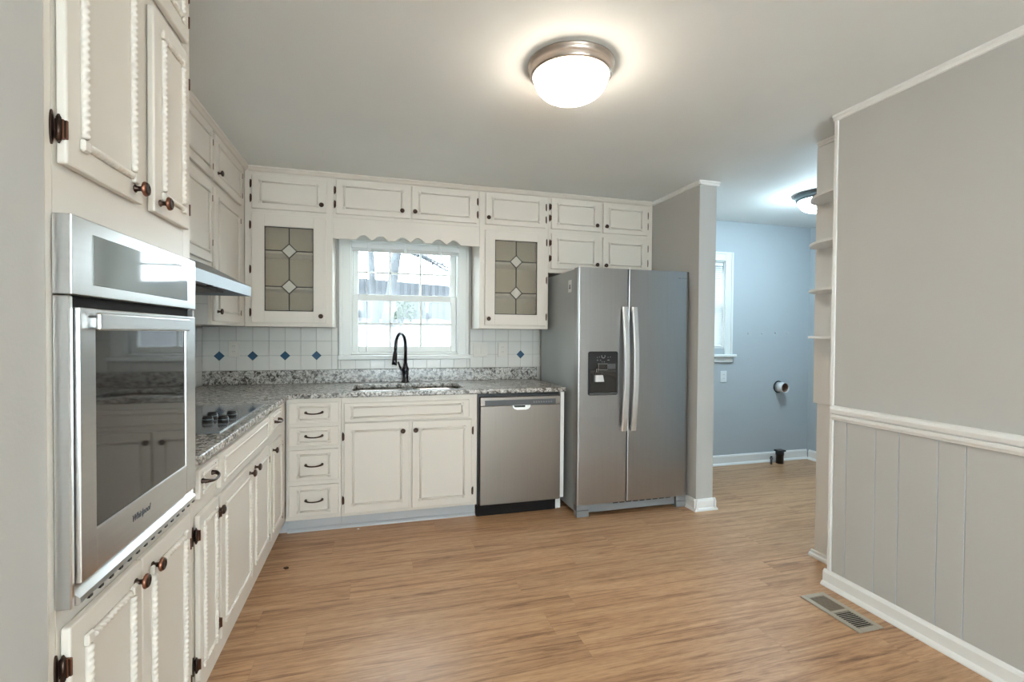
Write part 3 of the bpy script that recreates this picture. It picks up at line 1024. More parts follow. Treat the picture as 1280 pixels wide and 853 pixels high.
mb.tube(path, [0.0125] * len(path), 14)
mb.build('gooseneck_spout', 'gunmetal', fa)
mb = MB(); mb.smooth = True
hx, hy = FX + dx * 1.03, FY + dy * 1.03
mb.tube([(hx, hy, 1.178), (hx - 0.002, hy - 0.006, 1.15), (hx - 0.006, hy - 0.016, 1.10), (hx - 0.009, hy - 0.024, 1.062)], [0.0135, 0.0165, 0.0185, 0.020], 14)
mb.mi = 1
mb.tube([(hx - 0.009, hy - 0.024, 1.0625), (hx - 0.010, hy - 0.025, 1.056)], [0.0205, 0.019], 14)
mb.build('spray_head', ['gunmetal', 'steel_light'], fa)
mb = MB(); mb.smooth = True
mb.tube([(FX - 0.018, FY - 0.012, CT + 0.10), (FX - 0.036, FY - 0.024, CT + 0.106), (FX - 0.048, FY - 0.032, CT + 0.135), (FX - 0.058, FY - 0.038, CT + 0.165)], [0.012, 0.010, 0.007, 0.008], 10)
mb.build('lever_handle', 'gunmetal', fa)

# ---- cooktop
ck = thing('glass_cooktop', (-0.85, 2.46, CT), 'flush black glass cooktop with four knobs set in the granite', 'cooktop')
mb = MB(); mb.box((-1.13, 2.085, CT + 0.0005), (-0.586, 2.845, CT + 0.0065), 0.002)
mb.mi = 1
mb.box((-1.133, 2.082, CT + 0.0004), (-0.583, 2.848, CT + 0.004), 0.001)
mb.mi = 2
for cx, cy, r in ((-0.98, 2.27, 0.10), (-0.98, 2.66, 0.08), (-0.80, 2.25, 0.075), (-0.80, 2.68, 0.105)):
    ring = []
    for rr in (r, r - 0.003):
        ring.append([(cx + rr * math.cos(2 * math.pi * k / 32), cy + rr * math.sin(2 * math.pi * k / 32), CT + 0.0067) for k in range(32)])
    mb.loft(ring, False)
mb.build('glass_top', ['cook_glass', 'mid_grey', 'mid_grey'], ck)
for x, y in ((-0.702, 2.335), (-0.712, 2.43), (-0.640, 2.325), (-0.640, 2.455)):
    mb = MB(); mb.smooth = True
    mb.lathe([(0.020, CT + 0.007), (0.0215, CT + 0.009), (0.0215, CT + 0.015)], 18, (x, y, 0))
    mb.mi = 1
    mb.lathe([(0.0216, CT + 0.015), (0.0214, CT + 0.019), (0.0205, CT + 0.020)], 18, (x, y, 0))
    mb.mi = 0
    mb.lathe([(0.0205, CT + 0.020), (0.0195, CT + 0.027), (0.017, CT + 0.029)], 18, (x, y, 0))
    mb.smooth = False
    mb.box((x - 0.017, y - 0.004, CT + 0.028), (x + 0.017, y + 0.004, CT + 0.032), 0.0015)
    mb.build('control_knob', ['black', 'pewter'], ck)

# ---- dishwasher
dw = thing('dishwasher', (0.993, 3.6, 0.0), 'stainless steel dishwasher with black control strip and pocket handle', 'dishwasher')
FD = back_frame(3.302)
mb = MB()
mb.box((0.696, 0.100, -0.58), (1.298, 0.862, -0.03))
mb.mi = 1
mb.box((0.683, 0.088, -0.06), (0.694, 0.879, -0.012)).box((0.694, 0.864, -0.06), (1.299, 0.879, -0.02))
mb.build('tub', ['dark_grey', 'black'], dw, FD)
mb = MB(); mb.box((0.683, 0.0, -0.060), (1.284, 0.090, -0.040), 0.001); mb.build('kick_plate', 'kick', dw, FD)
mb = MB()
mb.box((0.696, 0.095, -0.028), (1.297, 0.795, 0.020), 0.004, 2)
mb.box((0.696, 0.796, -0.028), (1.297, 0.857, 0.020), 0.004, 2)
dd = mb.build('dishwasher_door', 'steel_dw', dw, FD)
mb = MB(); mb.box((0.728, 0.797, 0.0192), (1.258, 0.836, 0.0212), 0.0006)
cpn = mb.build('control_strip', 'dark_grey', dd, FD)
mb = MB()
for k in range(8):
    mb.box((1.085 + k * 0.019, 0.812, 0.0211), (1.097 + k * 0.019, 0.816, 0.0215))
    mb.box((1.087 + k * 0.019, 0.821, 0.0211), (1.091 + k * 0.019, 0.824, 0.0215))
mb.build('button_marks', 'mid_grey', cpn, FD)
mb = MB()
pk = [(0.930, 0.796), (1.066, 0.796), (1.062, 0.780), (1.050, 0.768), (1.030, 0.762), (0.966, 0.762), (0.946, 0.768), (0.934, 0.780)]
mb.prism(pk, 2, 0.0194, 0.0206)
mb.mi = 1
mb.prism([(0.938, 0.795), (1.024, 0.795), (1.024, 0.781), (0.950, 0.781), (0.942, 0.786)], 2, 0.0200, 0.0212)
mb.build('pocket_handle', ['steel_light', 'black'], dd, FD)
mb = MB(); mb.box((1.2855, 0.0, -0.070), (1.2985, 0.088, -0.050)); mb.build('levelling_foot', 'trim', dw, FD)

# ---- refrigerator
fr = thing('refrigerator', (1.81, 3.5, 0.0), 'tall stainless side-by-side fridge with black water dispenser', 'fridge')
FRF = back_frame(3.105)
mb = MB()
mb.box((1.366, 0.03, -0.83), (2.262, 1.775, -0.085), 0.006, 2)
mb.mi = 1
mb.box((1.372, 0.095, -0.086), (2.256, 1.768, -0.074))
mb.build('fridge_case', ['fridge_side', 'dark_grey'], fr, FRF)


def fridge_door(name, u0, u1, bulge0, bulge1):
    """door with softly rounded outer vertical edge, front face gently crowned"""
    mb = MB()
    mb.smooth = False
    n = 14
    prof = []
    for k in range(n + 1):
        t = k / n
        u = u0 + (u1 - u0) * t
        e0 = max(0.0, 1 - t * (u1 - u0) / 0.022) if bulge0 else max(0.0, 1 - t * (u1 - u0) / 0.008)
        e1 = max(0.0, 1 - (1 - t) * (u1 - u0) / 0.022) if bulge1 else max(0.0, 1 - (1 - t) * (u1 - u0) / 0.008)
        prof.append(u)
    us = sorted(set([u0 + x for x in ((0, 0.001, 0.003, 0.006, 0.010) if bulge0 else (0, 0.002, 0.006))] + [u1 - x for x in ((0, 0.002, 0.006, 0.012, 0.022, 0.034) if bulge1 else (0, 0.002, 0.006))] + [u0 + (u1 - u0) * k / 10 for k in range(1, 10)]))
    pts = []
    for u in us:
        r0, r1 = (0.010 if bulge0 else 0.006), (0.034 if bulge1 else 0.006)
        d = 0.0
        a, b = u - u0, u1 - u
        if a < r0:
            d -= r0 - math.sqrt(max(0, r0 * r0 - (r0 - a) ** 2))
        if b < r1:
            d -= r1 - math.sqrt(max(0, r1 * r1 - (r1 - b) ** 2))
        pts.append((u, d))
    pts = [(u0, -0.072)] + pts + [(u1, -0.072)]
    bm = mb.bm
    z0, z1 = 0.098, 1.778
    A = [bm.verts.new((u, z0, d)) for u, d in pts]
    B = [bm.verts.new((u, z1, d)) for u, d in pts]
    fs = [bm.faces.new(A[::-1]), bm.faces.new(B)]
    for i in range(len(pts)):
        j = (i + 1) % len(pts)
        f_ = bm.faces.new((A[i], A[j], B[j], B[i]))
        fs.append(f_)
    bmesh.ops.recalc_face_normals(bm, faces=fs)
    return mb.build(name, 'steel_door', fr, FRF)


dl = fridge_door('freezer_door', 1.352, 1.739, True, False)
dr = fridge_door('fridge_door', 1.745, 2.262, False, True)
for d_, u in ((dl, 1.705), (dr, 1.779)):
    mb = MB()
    rings = []
    for k in range(21):
        t = -1 + 2 * k / 20
        z = 1.06 + 0.445 * t
        out = 0.022 + 0.036 * (1 - t * t)
        rings.append([(u - 0.020, z, out - 0.010), (u + 0.020, z, out - 0.010), (u + 0.020, z, out + 0.006), (u + 0.015, z, out + 0.009), (u - 0.015, z, out + 0.009), (u - 0.020, z, out + 0.006)])
    mb.loft(rings)
    mb.box((u - 0.014, 1.470, -0.001), (u + 0.014, 1.500, 0.024)).box((u - 0.014, 0.620, -0.001), (u + 0.014, 0.650, 0.024))
    mb.build('door_handle', 'steel_light', d_, FRF)
# dispenser
mb = MB()
mb.prism(rounded_rect(1.430, 1.660, 0.874, 1.186, 0.014, 3), 2, -0.001, 0.006)
ds = mb.build('dispenser_panel', 'black', dl, FRF)
mb = MB()
mb.mi = 0
mb.box((1.442, 0.895, 0.0055), (1.648, 1.055, 0.0066))
mb.mi = 1
mb.box((1.500, 1.055, 0.0062), (1.572, 1.100, 0.022), 0.002).box((1.488, 1.036, 0.006), (1.503, 1.062, 0.016), 0.002)
mb.prism([(1.478, 0.972), (1.545, 0.972), (1.535, 1.018), (1.478, 1.018)], 2, 0.006, 0.024)
mb.mi = 2
mb.box((1.478, 1.019, 0.006), (1.532, 1.040, 0.018), 0.003).box((1.580, 1.060, 0.0062), (1.64, 1.098, 0.008))
mb.mi = 3
mb.box((1.440, 0.879, 0.006), (1.650, 0.890, 0.016), 0.002)
mb.build('dispenser_paddle', ['black_glass', 'steel_light', 'dark_grey', 'mid_grey'], dl, FRF)
mb = MB()
mb.smooth = True
ring = []
for k in range(13):
    t = math.radians(-210 + 240 * k / 12)
    ring.append((1.545 + 0.013 * math.cos(t), 1.152 + 0.013 * math.sin(t), 0.0066))
mb.tube(ring, 0.0028, 6)
mb.smooth = False
for x, z, w_ in ((1.498, 1.143, 0.006), (1.515, 1.146, 0.006), (1.500, 1.124, 0.012), (1.523, 1.124, 0.009), (1.585, 1.124, 0.016), (1.582, 1.144, 0.006), (1.600, 1.146, 0.006), (1.535, 1.112, 0.006), (1.552, 1.112, 0.006)):
    mb.box((x - w_ / 2, z - 0.003, 0.0062), (x + w_ / 2, z + 0.003, 0.0067))
mb.build('button_marks', 'mid_grey', dl, FRF)
mb = MB()
pts = [(2.166 + 0.013 * math.cos(math.radians(a)), 1.728 + 0.0045 * math.sin(math.radians(a))) for a in range(0, 360, 24)]
mb.prism(pts, 2, -0.0003, 0.0006)
lettering('badge_lettering', 'Whirlpool', 0.013, dr, FRF, 2.182, 1.7235, 0.0003, 'mid_grey', 0.2)
mb.build('badge_swoosh', 'mid_grey', dr, FRF)
# toe grille with two grey foot covers
mb = MB()
mb.box((1.462, 0.022, -0.070), (2.180, 0.092, -0.050), 0.002)
mb.mi = 1
for k in range(9):
    mb.box((1.66 + k * 0.055, 0.072, -0.0505), (1.70 + k * 0.055, 0.084, -0.0485))
mb.build('toe_grille', ['mid_grey', 'black'], fr, FRF)
for a, b in ((1.368, 1.462), (2.180, 2.262)):
    mb = MB()
    mb.box((a, 0.0005, -0.09), (b, 0.046, -0.028), 0.003).box((a, 0.048, -0.09), (b, 0.094, -0.032), 0.003)
    mb.build('foot_cover', 'mid_grey', fr, FRF)
mb = MB()      # sticker on the side
mb.box((1.3645, 3.262, 1.615), (1.3658, 3.322, 1.705))
mb.mi = 1
mb.box((1.3638, 3.276, 1.640), (1.3646, 3.308, 1.652))
mb.prism([(3.278, 1.655), (3.306, 1.655), (3.298, 1.672), (3.286, 1.672)], 0, 1.3638, 1.3646)
mb.build('side_sticker', ['label', 'ink'], fr)

# ------------------------------------------------------------------ wall cabinets
FU = back_frame(3.675)
VT = 2.415        # top of the frames under the crown


def upper(name, u0, u1, v0, label, hollow=False, Mx=FU, depth=0.318):
    c = Mx @ Vector(((u0 + u1) / 2, v0, -0.15))
    par = thing(name, c, label, 'cabinet')
    mb = MB()
    if hollow:
        vm = 2.135
        mb.box((u0, v0, -depth), (u0 + 0.016, vm, -0.019)).box((u1 - 0.016, v0, -depth), (u1, vm, -0.019))
        mb.box((u0 + 0.016, v0, -depth), (u1 - 0.016, v0 + 0.018, -0.019)).box((u0, vm, -depth), (u1, CEIL - 0.002, -0.019))
        mb.mi = 1
        mb.box((u0 + 0.016, v0 + 0.018, -depth), (u1 - 0.016, vm, -depth + 0.012))
        mb.build('carcass', ['cream', 'cab_inside'], par, Mx)
        mb = MB()
        mb.box((u0, v0, -0.019), (u0 + 0.05, CEIL - 0.002, 0)).box((u1 - 0.05, v0, -0.019), (u1, CEIL - 0.002, 0))
        mb.box((u0 + 0.05, v0, -0.019), (u1 - 0.05, v0 + 0.05, 0)).box((u0 + 0.05, 2.10, -0.019), (u1 - 0.05, CEIL - 0.002, 0))
        mb.build('face_frame', 'cream', par, Mx)
        for z in (1.618, 1.868):
            mb = MB(); mb.box((u0 + 0.017, z - 0.009, -depth + 0.014), (u1 - 0.017, z + 0.009, -0.026), 0.002)
            mb.build('shelf', 'trim', par, Mx)
    else:
        mb.box((u0, v0, -depth), (u1, CEIL - 0.002, -0.019)); mb.build('carcass', 'cream', par, Mx)
        face(par, Mx, u0, u1, v0, CEIL - 0.002)
    return par


def glass_door(par, Mx, u0, u1, v0, v1, g0, g1, h0, h1, knob, hinges, hside):
    mb = MB()
    mb.box((u0, v0, 0.0015), (g0, v1, T), 0.004, 2).box((g1, v0, 0.0015), (u1, v1, T), 0.004, 2)
    mb.box((g0 - 0.003, v0, 0.0015), (g1 + 0.003, h0, T), 0.004, 2).box((g0 - 0.003, h1, 0.0015), (g1 + 0.003, v1, T), 0.004, 2)
    d = mb.build('door', 'cream', par, Mx)
    uc = (g0 + g1) / 2
    zs = [h0 + (h1 - h0) * 0.292, h0 + (h1 - h0) * 0.718]
    a = 0.049
    e = 0.005
    mb = MB()
    mb.box((g0 + 0.001, h0 + 0.001, 0.006), (g1 - 0.001, h1 - 0.001, 0.009))
    mb.build('seedy_glass', 'seedy', d, Mx)
    for z in zs:
        mb = MB(); mb.prism([(uc - a, z), (uc, z - a), (uc + a, z), (uc, z + a)], 2, 0.0092, 0.0112)
        mb.build('bevelled_diamond', 'bevel_glass', d, Mx)
    mb = MB()

    def bar(p, q, wd=0.0030):
        p, q = Vector((*p, 0)), Vector((*q, 0))
        dd_ = (q - p).normalized()
        s = Vector((-dd_.y, dd_.x, 0)) * wd
        poly = [p + s, q + s, q - s, p - s]
        mb.prism([(v.x, v.y) for v in poly], 2, 0.0045, 0.0125)
    for z in zs:
        bar((uc - a, z), (uc, z - a)); bar((uc, z - a), (uc + a, z)); bar((uc + a, z), (uc, z + a)); bar((uc, z + a), (uc - a, z))
        bar((g0, z), (uc - a, z)); bar((uc + a, z), (g1, z))
    bar((uc, h0), (uc, zs[0] - a)); bar((uc, zs[0] + a), (uc, zs[1] - a)); bar((uc, zs[1] + a), (uc, h1))
    for p, q in (((g0, h0), (g1, h0)), ((g1, h0), (g1, h1)), ((g1, h1), (g0, h1)), ((g0, h1), (g0, h0))):
        bar(p, q, 0.005)
    mb.build('lead_came', 'came', d, Mx)
    inst('knob', KNOB, d, Mx, knob[0], knob[1], T)
    for hv in hinges:
        inst('hinge', HINGE, d, Mx, u0 if hside < 0 else u1, hv, 0.0, 0.0 if hside < 0 else math.pi)


kw = dict(fine=False, w=0.013)
uL = upper('glass_cabinet', -0.876, -0.311, 1.346, 'cream wall cabinet with leaded glass door, in the corner by the range hood', True)
door(uL, FU, -0.831, -0.350, 2.157, 2.390, (-0.381, 2.207), (2.228, 2.328), -1, 0.058, inset_v=0.046, **kw)
glass_door(uL, FU, -0.834, -0.352, 1.372, 2.128, -0.752, -0.437, 1.454, 2.040, (-0.385, 1.421), (1.443, 1.740, 2.045), -1)
uW = upper('bridge_cabinet', -0.310, 0.764, 2.135, 'cream cabinet bridging over the sink window with scalloped valance', False)
door(uW, FU, -0.287, 0.232, 2.158, 2.402, (0.176, 2.209), (2.228, 2.328), -1, 0.058, inset_v=0.046, **kw)
door(uW, FU, 0.245, 0.740, 2.158, 2.402, (0.269, 2.210), (2.228, 2.328), 1, 0.058, inset_v=0.046, **kw)
# valance: board whose lower edge is cut in six shallow scallops
mb = MB()
zv = 1.985
edge = [(-0.310, zv)]
sc = [(c - 0.055, 0.11) for c in (-0.098, 0.022, 0.180, 0.293, 0.448, 0.566)]
for x, w_ in sc:
    for k in range(0, 11):
        t = k / 10
        edge.append((x + w_ * t - 0.0, zv + 0.034 * math.sin(math.pi * t) - (0.0 if 0 < k < 10 else 0.0)))
edge.append((0.764, zv))
poly = edge + [(0.764, 2.1345), (-0.310, 2.1345)]
mb.prism(poly, 2, -0.019, 0.0)
mb.build('valance', 'cream', uW, FU)
uR = upper('glass_cabinet', 0.7655, 1.3325, 1.346, 'cream wall cabinet with leaded glass door, next to the fridge', True)
door(uR, FU, 0.809, 1.303, 2.158, 2.404, (0.830, 2.207), (2.228, 2.328), 1, 0.058, inset_v=0.046, **kw)
glass_door(uR, FU, 0.806, 1.309, 1.372, 2.115, 0.886, 1.234, 1.458, 2.042, (0.834, 1.423), (1.443, 1.740, 2.045), 1)
uF = upper('fridge_top_cabinet', 1.334, 2.283, 1.803, 'cream cabinet with two rows of small doors above the fridge', False)
door(uF, FU, 1.352, 1.790, 2.158, 2.402, (1.749, 2.205), (2.245, 2.335), -1, 0.060, inset_v=0.046, **kw)
door(uF, FU, 1.812, 2.230, 2.152, 2.400, (1.836, 2.204), (2.235, 2.328), 1, 0.060, inset_v=0.046, **kw)
door(uF, FU, 1.354, 1.787, 1.836, 2.122, (1.753, 1.882), (1.92, 2.045), -1, 0.060, inset_v=0.050, **kw)
door(uF, FU, 1.811, 2.232, 1.840, 2.116, (1.833, 1.880), (1.92, 2.045), 1, 0.060, inset_v=0.050, **kw)
# side run
FS = left_frame(-0.878)
uN = upper('hood_cabinet', 2.040, 2.990, 1.664, 'cream wall cabinet with small doors directly above the range hood', False, FS, 0.350)
door(uN, FS, 2.062, 2.480, 2.140, 2.405, None, (), -1, 0.055, inset_v=0.05, **kw)
door(uN, FS, 2.498, 2.962, 2.140, 2.405, (2.520, 2.19), (2.205, 2.335), 1, 0.055, inset_v=0.05, **kw)
door(uN, FS, 2.062, 2.480, 1.682, 2.108, None, (), -1, 0.055, **kw)
door(uN, FS, 2.498, 2.950, 1.682, 2.108, (2.520, 1.73), (1.79, 2.03), 1, 0.055, **kw)
uC = upper('corner_cabinet', 2.991, 3.674, 1.346, 'tall cream wall cabinet filling the corner beside the range hood', False, FS, 0.350)
door(uC, FS, 3.005, 3.548, 2.140, 2.400, (3.045, 2.195), (2.205, 2.335), 1, 0.058, inset_v=0.05, **kw)
door(uC, FS, 2.998, 3.510, 1.366, 2.106, (3.032, 1.420), (1.43, 2.03), 1, 0.058, **kw)
mb = MB()
mb.mi = 1; mb.box((-1.228, 2.9865, 1.348), (-0.895, 2.9905, 1.662)); mb.mi = 0
for i in range(3):
    for r in range(3):
        a = 1.349 + r * 0.1115
        b_ = min(a + 0.1095, 1.660)
        if b_ - a > 0.01:
            mb.box((-1.227 + i * 0.1115, 2.9845, a), (-1.227 + i * 0.1115 + 0.1095, 2.988, b_), 0.001)
mb.build('side_tile', ['tile', 'grout'], uC)
# crown strip under the ceiling, both runs
cw = lambda x, s: [(x, CEIL), (x + s * 0.030, CEIL), (x + s * 0.030, CEIL - 0.008), (x + s * 0.022, CEIL - 0.014), (x + s * 0.014, CEIL - 0.026), (x + s * 0.005, CEIL - 0.032), (x, CEIL - 0.032)]
mb = MB(); mb.prism(cw(3.6748, -1), 0, -0.850, 2.264); struct(mb.build('trim_7', 'cream'))
mb = MB(); mb.prism(cw(-0.8778, 1), 1, 2.041, 3.675); struct(mb.build('trim_8', 'cream'))
mb = MB(); mb.prism(cw(-0.5598, 1), 1, 1.030, 1.722); struct(mb.build('trim_9', 'cream'))

# ---- range hood
hd = thing('range_hood', (-0.95, 2.58, 1.50), 'stainless steel slanted range hood under the cabinets above the cooktop', 'range hood')
mb = MB()
prof = [(-1.228, 1.515), (-0.690, 1.515), (-0.676, 1.505), (-0.676, 1.556), (-0.875, 1.662), (-1.228, 1.662)]
mb.prism([(-1.228, 1.530), (-0.700, 1.530), (-0.678, 1.5045), (-0.674, 1.5045), (-0.674, 1.556), (-0.874, 1.6625), (-1.228, 1.6625)], 1, 2.046, 2.958)
mb.mi = 1
mb.box((-1.228, 2.046, 1.5045), (-0.678, 2.052, 1.5305)).box((-1.228, 2.952, 1.5045), (-0.678, 2.958, 1.5305)).box((-1.228, 2.052, 1.5045), (-1.22, 2.952, 1.5305))
mb.build('hood_shell', ['hood_steel', 'hood_steel'], hd)
mb = MB(); mb.box((-1.15, 2.09, 1.518), (-0.80, 2.92, 1.5295), 0.002); mb.build('filter', 'dark_grey', hd)
mb = MB(); mb.box((-0.785, 2.60, 1.5245), (-0.755, 2.64, 1.5297)).box((-0.785, 2.66, 1.5245), (-0.755, 2.70, 1.5297)); mb.build('rocker_switch', 'black', hd)

# ------------------------------------------------------------------ window blind in the kitchen window
bl = thing('window_blind', (0.225, 3.95, 1.96), 'raised white blind at the top of the sink window', 'blind')
mb = MB(); mb.box((-0.195, 3.93, 1.968), (0.645, 3.968, 2.006), 0.004, 2)
hr = mb.build('headrail', 'blinds', bl)
mb = MB()
for k in range(5):
    mb.box((-0.19, 3.932, 1.945 + k * 0.0046), (0.64, 3.966, 1.9485 + k * 0.0046), 0.0008)
mb.build('stacked_slats', 'blinds', bl)
for x in (-0.062, 0.215, 0.488):
    mb = MB(); mb.box((x - 0.013, 3.924, 1.940), (x + 0.013, 3.9295, 2.012), 0.002).box((x - 0.013, 3.924, 2.007), (x + 0.013, 3.9995, 2.013), 0.001)
    mb.build('bracket', 'blinds', bl)
mb = MB(); mb.tube([(-0.080, 3.927, 1.965), (-0.081, 3.926, 1.6), (-0.080, 3.928, 1.20)], 0.0022, 6)
mb.lathe([(0.002, 1.20), (0.006, 1.19), (0.007, 1.165), (0.003, 1.16)], 8, (-0.080, 3.928, 0)); mb.build('pull_cord', 'blinds', bl)

bm2 = thing('mini_blind', (2.98, 4.08, 1.19), 'lowered white mini blind in the laundry window', 'blind')
mb = MB(); mb.box((LX0 + 0.016, 4.060, 1.995), (LX1 - 0.016, 4.092, 2.030), 0.003); mb.build('headrail', 'blinds', bm2)
mb = MB()
z = 1.21
while z < 1.99:
    mb.prism([(4.067, z - 0.0095), (4.083, z + 0.0095), (4.0838, z + 0.0090), (4.0678, z - 0.0100)], 0, LX0 + 0.018, LX1 - 0.018)
    z += 0.021
mb.build('slats', 'blinds', bm2)
mb = MB(); mb.box((LX0 + 0.018, 4.064, 1.190), (LX1 - 0.018, 4.090, 1.202), 0.002); mb.build('bottom_rail', 'blinds', bm2)
mb = MB(); mb.tube([(3.22, 4.057, 1.99), (3.22, 4.055, 1.45)], 0.003, 6); mb.build('tilt_wand', 'blinds', bm2)

# ------------------------------------------------------------------ ceiling lights
def flush_light(name, x, y, r, ring, dome, label):
    t = thing(name, (x, y, CEIL), label, 'ceiling light', None)
    mb = MB(); mb.smooth = True
    mb.lathe([(r * 0.98, CEIL - 0.0005), (r * 1.02, CEIL - 0.004), (r * 1.015, CEIL - 0.011), (r * 0.975, CEIL - 0.016), (r * 0.965, CEIL - 0.030), (r * 0.975, CEIL - 0.035), (r * 0.95, CEIL - 0.042), (r * 0.955, CEIL - 0.047), (r * 0.925, CEIL - 0.053), (r * 0.89, CEIL - 0.054), (r * 0.86, CEIL - 0.03)], 48, (x, y, 0))
    mb.build('metal_rim', ring, t)
    mb = MB(); mb.smooth = True
    R_ = r * 0.875
    prof = [(R_ * math.cos(math.radians(a)) ** 0.7, CEIL - 0.050 - 0.094 * math.sin(math.radians(a))) for a in (0, 10, 20, 32, 45, 58, 70, 80, 87)]
    mb.lathe([(R_ * 0.98, CEIL - 0.035)] + prof, 48, (x, y, 0))
    mb.build('glass_dome', dome, t)
    return t


flush_light('ceiling_light', 0.786, 1.905, 0.179, 'nickel', 'dome', 'lit frosted dome light with nickel rim on the kitchen ceiling')
flush_light('ceiling_light', 3.425, 3.050, 0.185, 'pewter', 'dome_cool', 'lit dome light with dark rim on the laundry ceiling')

# ------------------------------------------------------------------ corner shelves on the white wall end
sh = thing('corner_shelf_unit', (2.45, 2.1, 0.911), 'white open unit of four rounded corner shelves at the laundry opening', 'shelf')
mb = MB(); mb.box((2.494, 1.958, 0.911), (2.5045, 2.254, CEIL - 0.032), 0.001); mb.build('back_board', 'trim', sh)
for z in (2.078, 1.820, 1.560, 1.299):
    pts = [(2.4938, 1.958)] + [(2.4938 - 0.20 * math.cos(math.pi / 2 * k / 18), 1.958 + 0.285 * math.sin(math.pi / 2 * k / 18)) for k in range(19)]
    mb = MB(); mb.prism(pts, 2, z - 0.0065, z + 0.0065)
    o = mb.build('shelf', 'trim', sh)

# ------------------------------------------------------------------ plates, pipes, register, scraps
def wall_plate(name, x, z, w_, h_, y, mat, label, cat, kind):
    t = thing(name, (x, y, z), label, cat)
    mb = MB(); mb.box((x - w_ / 2, y - 0.006, z - h_ / 2), (x + w_ / 2, y, z + h_ / 2), 0.003, 2)
    mb.build('cover_plate', mat, t)
    if kind == 'outlet':
        for dz in (-0.02, 0.02):
            mb = MB(); mb.prism(rounded_rect(x - 0.017, x + 0.017, z + dz - 0.014, z + dz + 0.014, 0.008, 3), 1, y - 0.0059, y - 0.008)
            mb.mi = 1
            for s in (-1, 1):
                mb.box((x + s * 0.006 - 0.001, y - 0.0086, z + dz - 0.001), (x + s * 0.006 + 0.001, y - 0.0078, z + dz + 0.007))
            mb.build('socket', [mat, 'dark_grey'], t)
    else:
        n_ = 2 if w_ > 0.1 else 1
        for k in range(n_):
            cx = x + (k - (n_ - 1) / 2) * 0.046
            mb = MB(); mb.box((cx - 0.016, y - 0.0085, z - 0.033), (cx + 0.016, y - 0.0058, z + 0.033), 0.001)
            mb.build('rocker', mat, t)
    return t


YT = 3.9905
wall_plate('power_outlet', -1.025, 1.178, 0.076, 0.118, YT, 'plate', 'ivory power outlet in the tiles between the first two blue diamonds', 'outlet', 'outlet')
wall_plate('light_switch', 0.842, 1.168, 0.122, 0.120, YT, 'plate', 'double light switch plate in the tiles beside the sink window', 'switch', 'switch')
wall_plate('power_outlet', 1.036, 1.168, 0.078, 0.120, YT, 'plate', 'ivory power outlet in the tiles between double switch and single blue diamond', 'outlet', 'outlet')
wall_plate('power_outlet', 3.340, 0.890, 0.074, 0.116, 4.0495, 'white_plate', 'white power outlet under the laundry window', 'outlet', 'outlet')
for x, dz in ((3.632, 0.0), (3.801, 0.0), (3.972, 0.006), (4.126, 0.006)):
    mb = MB(); mb.smooth = True
    mb.lathe([(0.009, 4.0497), (0.009, 4.047), (0.004, 4.045), (0.004, 4.040), (0.006, 4.037)], 10, (x, 0, 1.328 + dz), 1)
    tag(mb.build('wall_anchor', 'pvc'), 'small wall anchor in the row of four on the blue-grey laundry wall', 'wall anchor', 'wall anchors on the laundry wall')
vp = thing('dryer_vent_pipe', (4.02, 4.02, 0.77), 'short open dryer vent pipe sticking out of the laundry wall', 'vent pipe')
mb = MB(); mb.smooth = True
mb.lathe([(0.052, 4.0495), (0.052, 3.955), (0.048, 3.955), (0.048, 4.045)], 28, (4.02, 0, 0.772), 1); mb.build('pipe_collar', 'pvc', vp)
mb = MB(); mb.smooth = True
mb.lathe([(0.0475, 4.046), (0.0475, 3.97), (0.0455, 3.97), (0.0455, 4.044), (0.002, 4.0445)], 28, (4.02, 0, 0.772), 1); mb.build('duct_lining', 'rust', vp)
mb = MB(); mb.smooth = True
mb.lathe([(0.062, 4.0496), (0.064, 4.047), (0.062, 4.044), (0.053, 4.044)], 28, (4.02, 0, 0.772), 1); mb.build('wall_ring', 'black', vp)
dp = thing('drain_pipe', (3.965, 3.96, 0.0), 'black capped drain pipe stub rising from the laundry floor', 'drain pipe')
mb = MB(); mb.smooth = True
mb.lathe([(0.036, 0.0005), (0.036, 0.085), (0.040, 0.086), (0.040, 0.118), (0.036, 0.122)], 18, (3.965, 3.96, 0)); mb.build('pipe', 'black', dp)
mb = MB(); mb.box((3.921, 3.925, 0.1225), (4.012, 3.995, 0.138), 0.004); mb.build('cap', 'black', dp)
wp = thing('water_pipe', (3.85, 3.95, 0.0), 'thin dark pipe stub with valve on the floor beside the drain pipe', 'pipe')
mb = MB(); mb.smooth = True
mb.lathe([(0.011, 0.0005), (0.011, 0.050), (0.016, 0.052), (0.016, 0.066), (0.009, 0.070)], 12, (3.85, 3.95, 0)); mb.build('pipe', 'dark_grey', wp)
mb = MB(); mb.box((3.838, 3.945, 0.0702), (3.862, 3.955, 0.082), 0.002); mb.build('valve', 'gunmetal', wp)

# floor register
rg = thing('floor_register', (2.112, 1.745, 0.0), 'beige metal floor register in front of the chair-rail wall', 'floor vent')
mb = MB()
X0, X1, Y0, Y1 = 2.040, 2.184, 1.592, 1.898
mb.box((X0, Y0, 0.0005), (X0 + 0.026, Y1, 0.007), 0.002).box((X1 - 0.026, Y0, 0.0005), (X1, Y1, 0.007), 0.002)
mb.box((X0 + 0.026, Y0, 0.0005), (X1 - 0.026, Y0 + 0.026, 0.007), 0.002).box((X0 + 0.026, Y1 - 0.026, 0.0005), (X1 - 0.026, Y1, 0.007), 0.002)
mb.box((X0 + 0.026, 1.738, 0.0005), (X1 - 0.026, 1.752, 0.0068), 0.001)
mb.build('frame', 'register', rg)
mb = MB(); mb.box((X0 + 0.024, Y0 + 0.024, 0.0004), (X1 - 0.024, Y1 - 0.024, 0.0012)); mb.build('duct_opening', 'dark_void', rg)
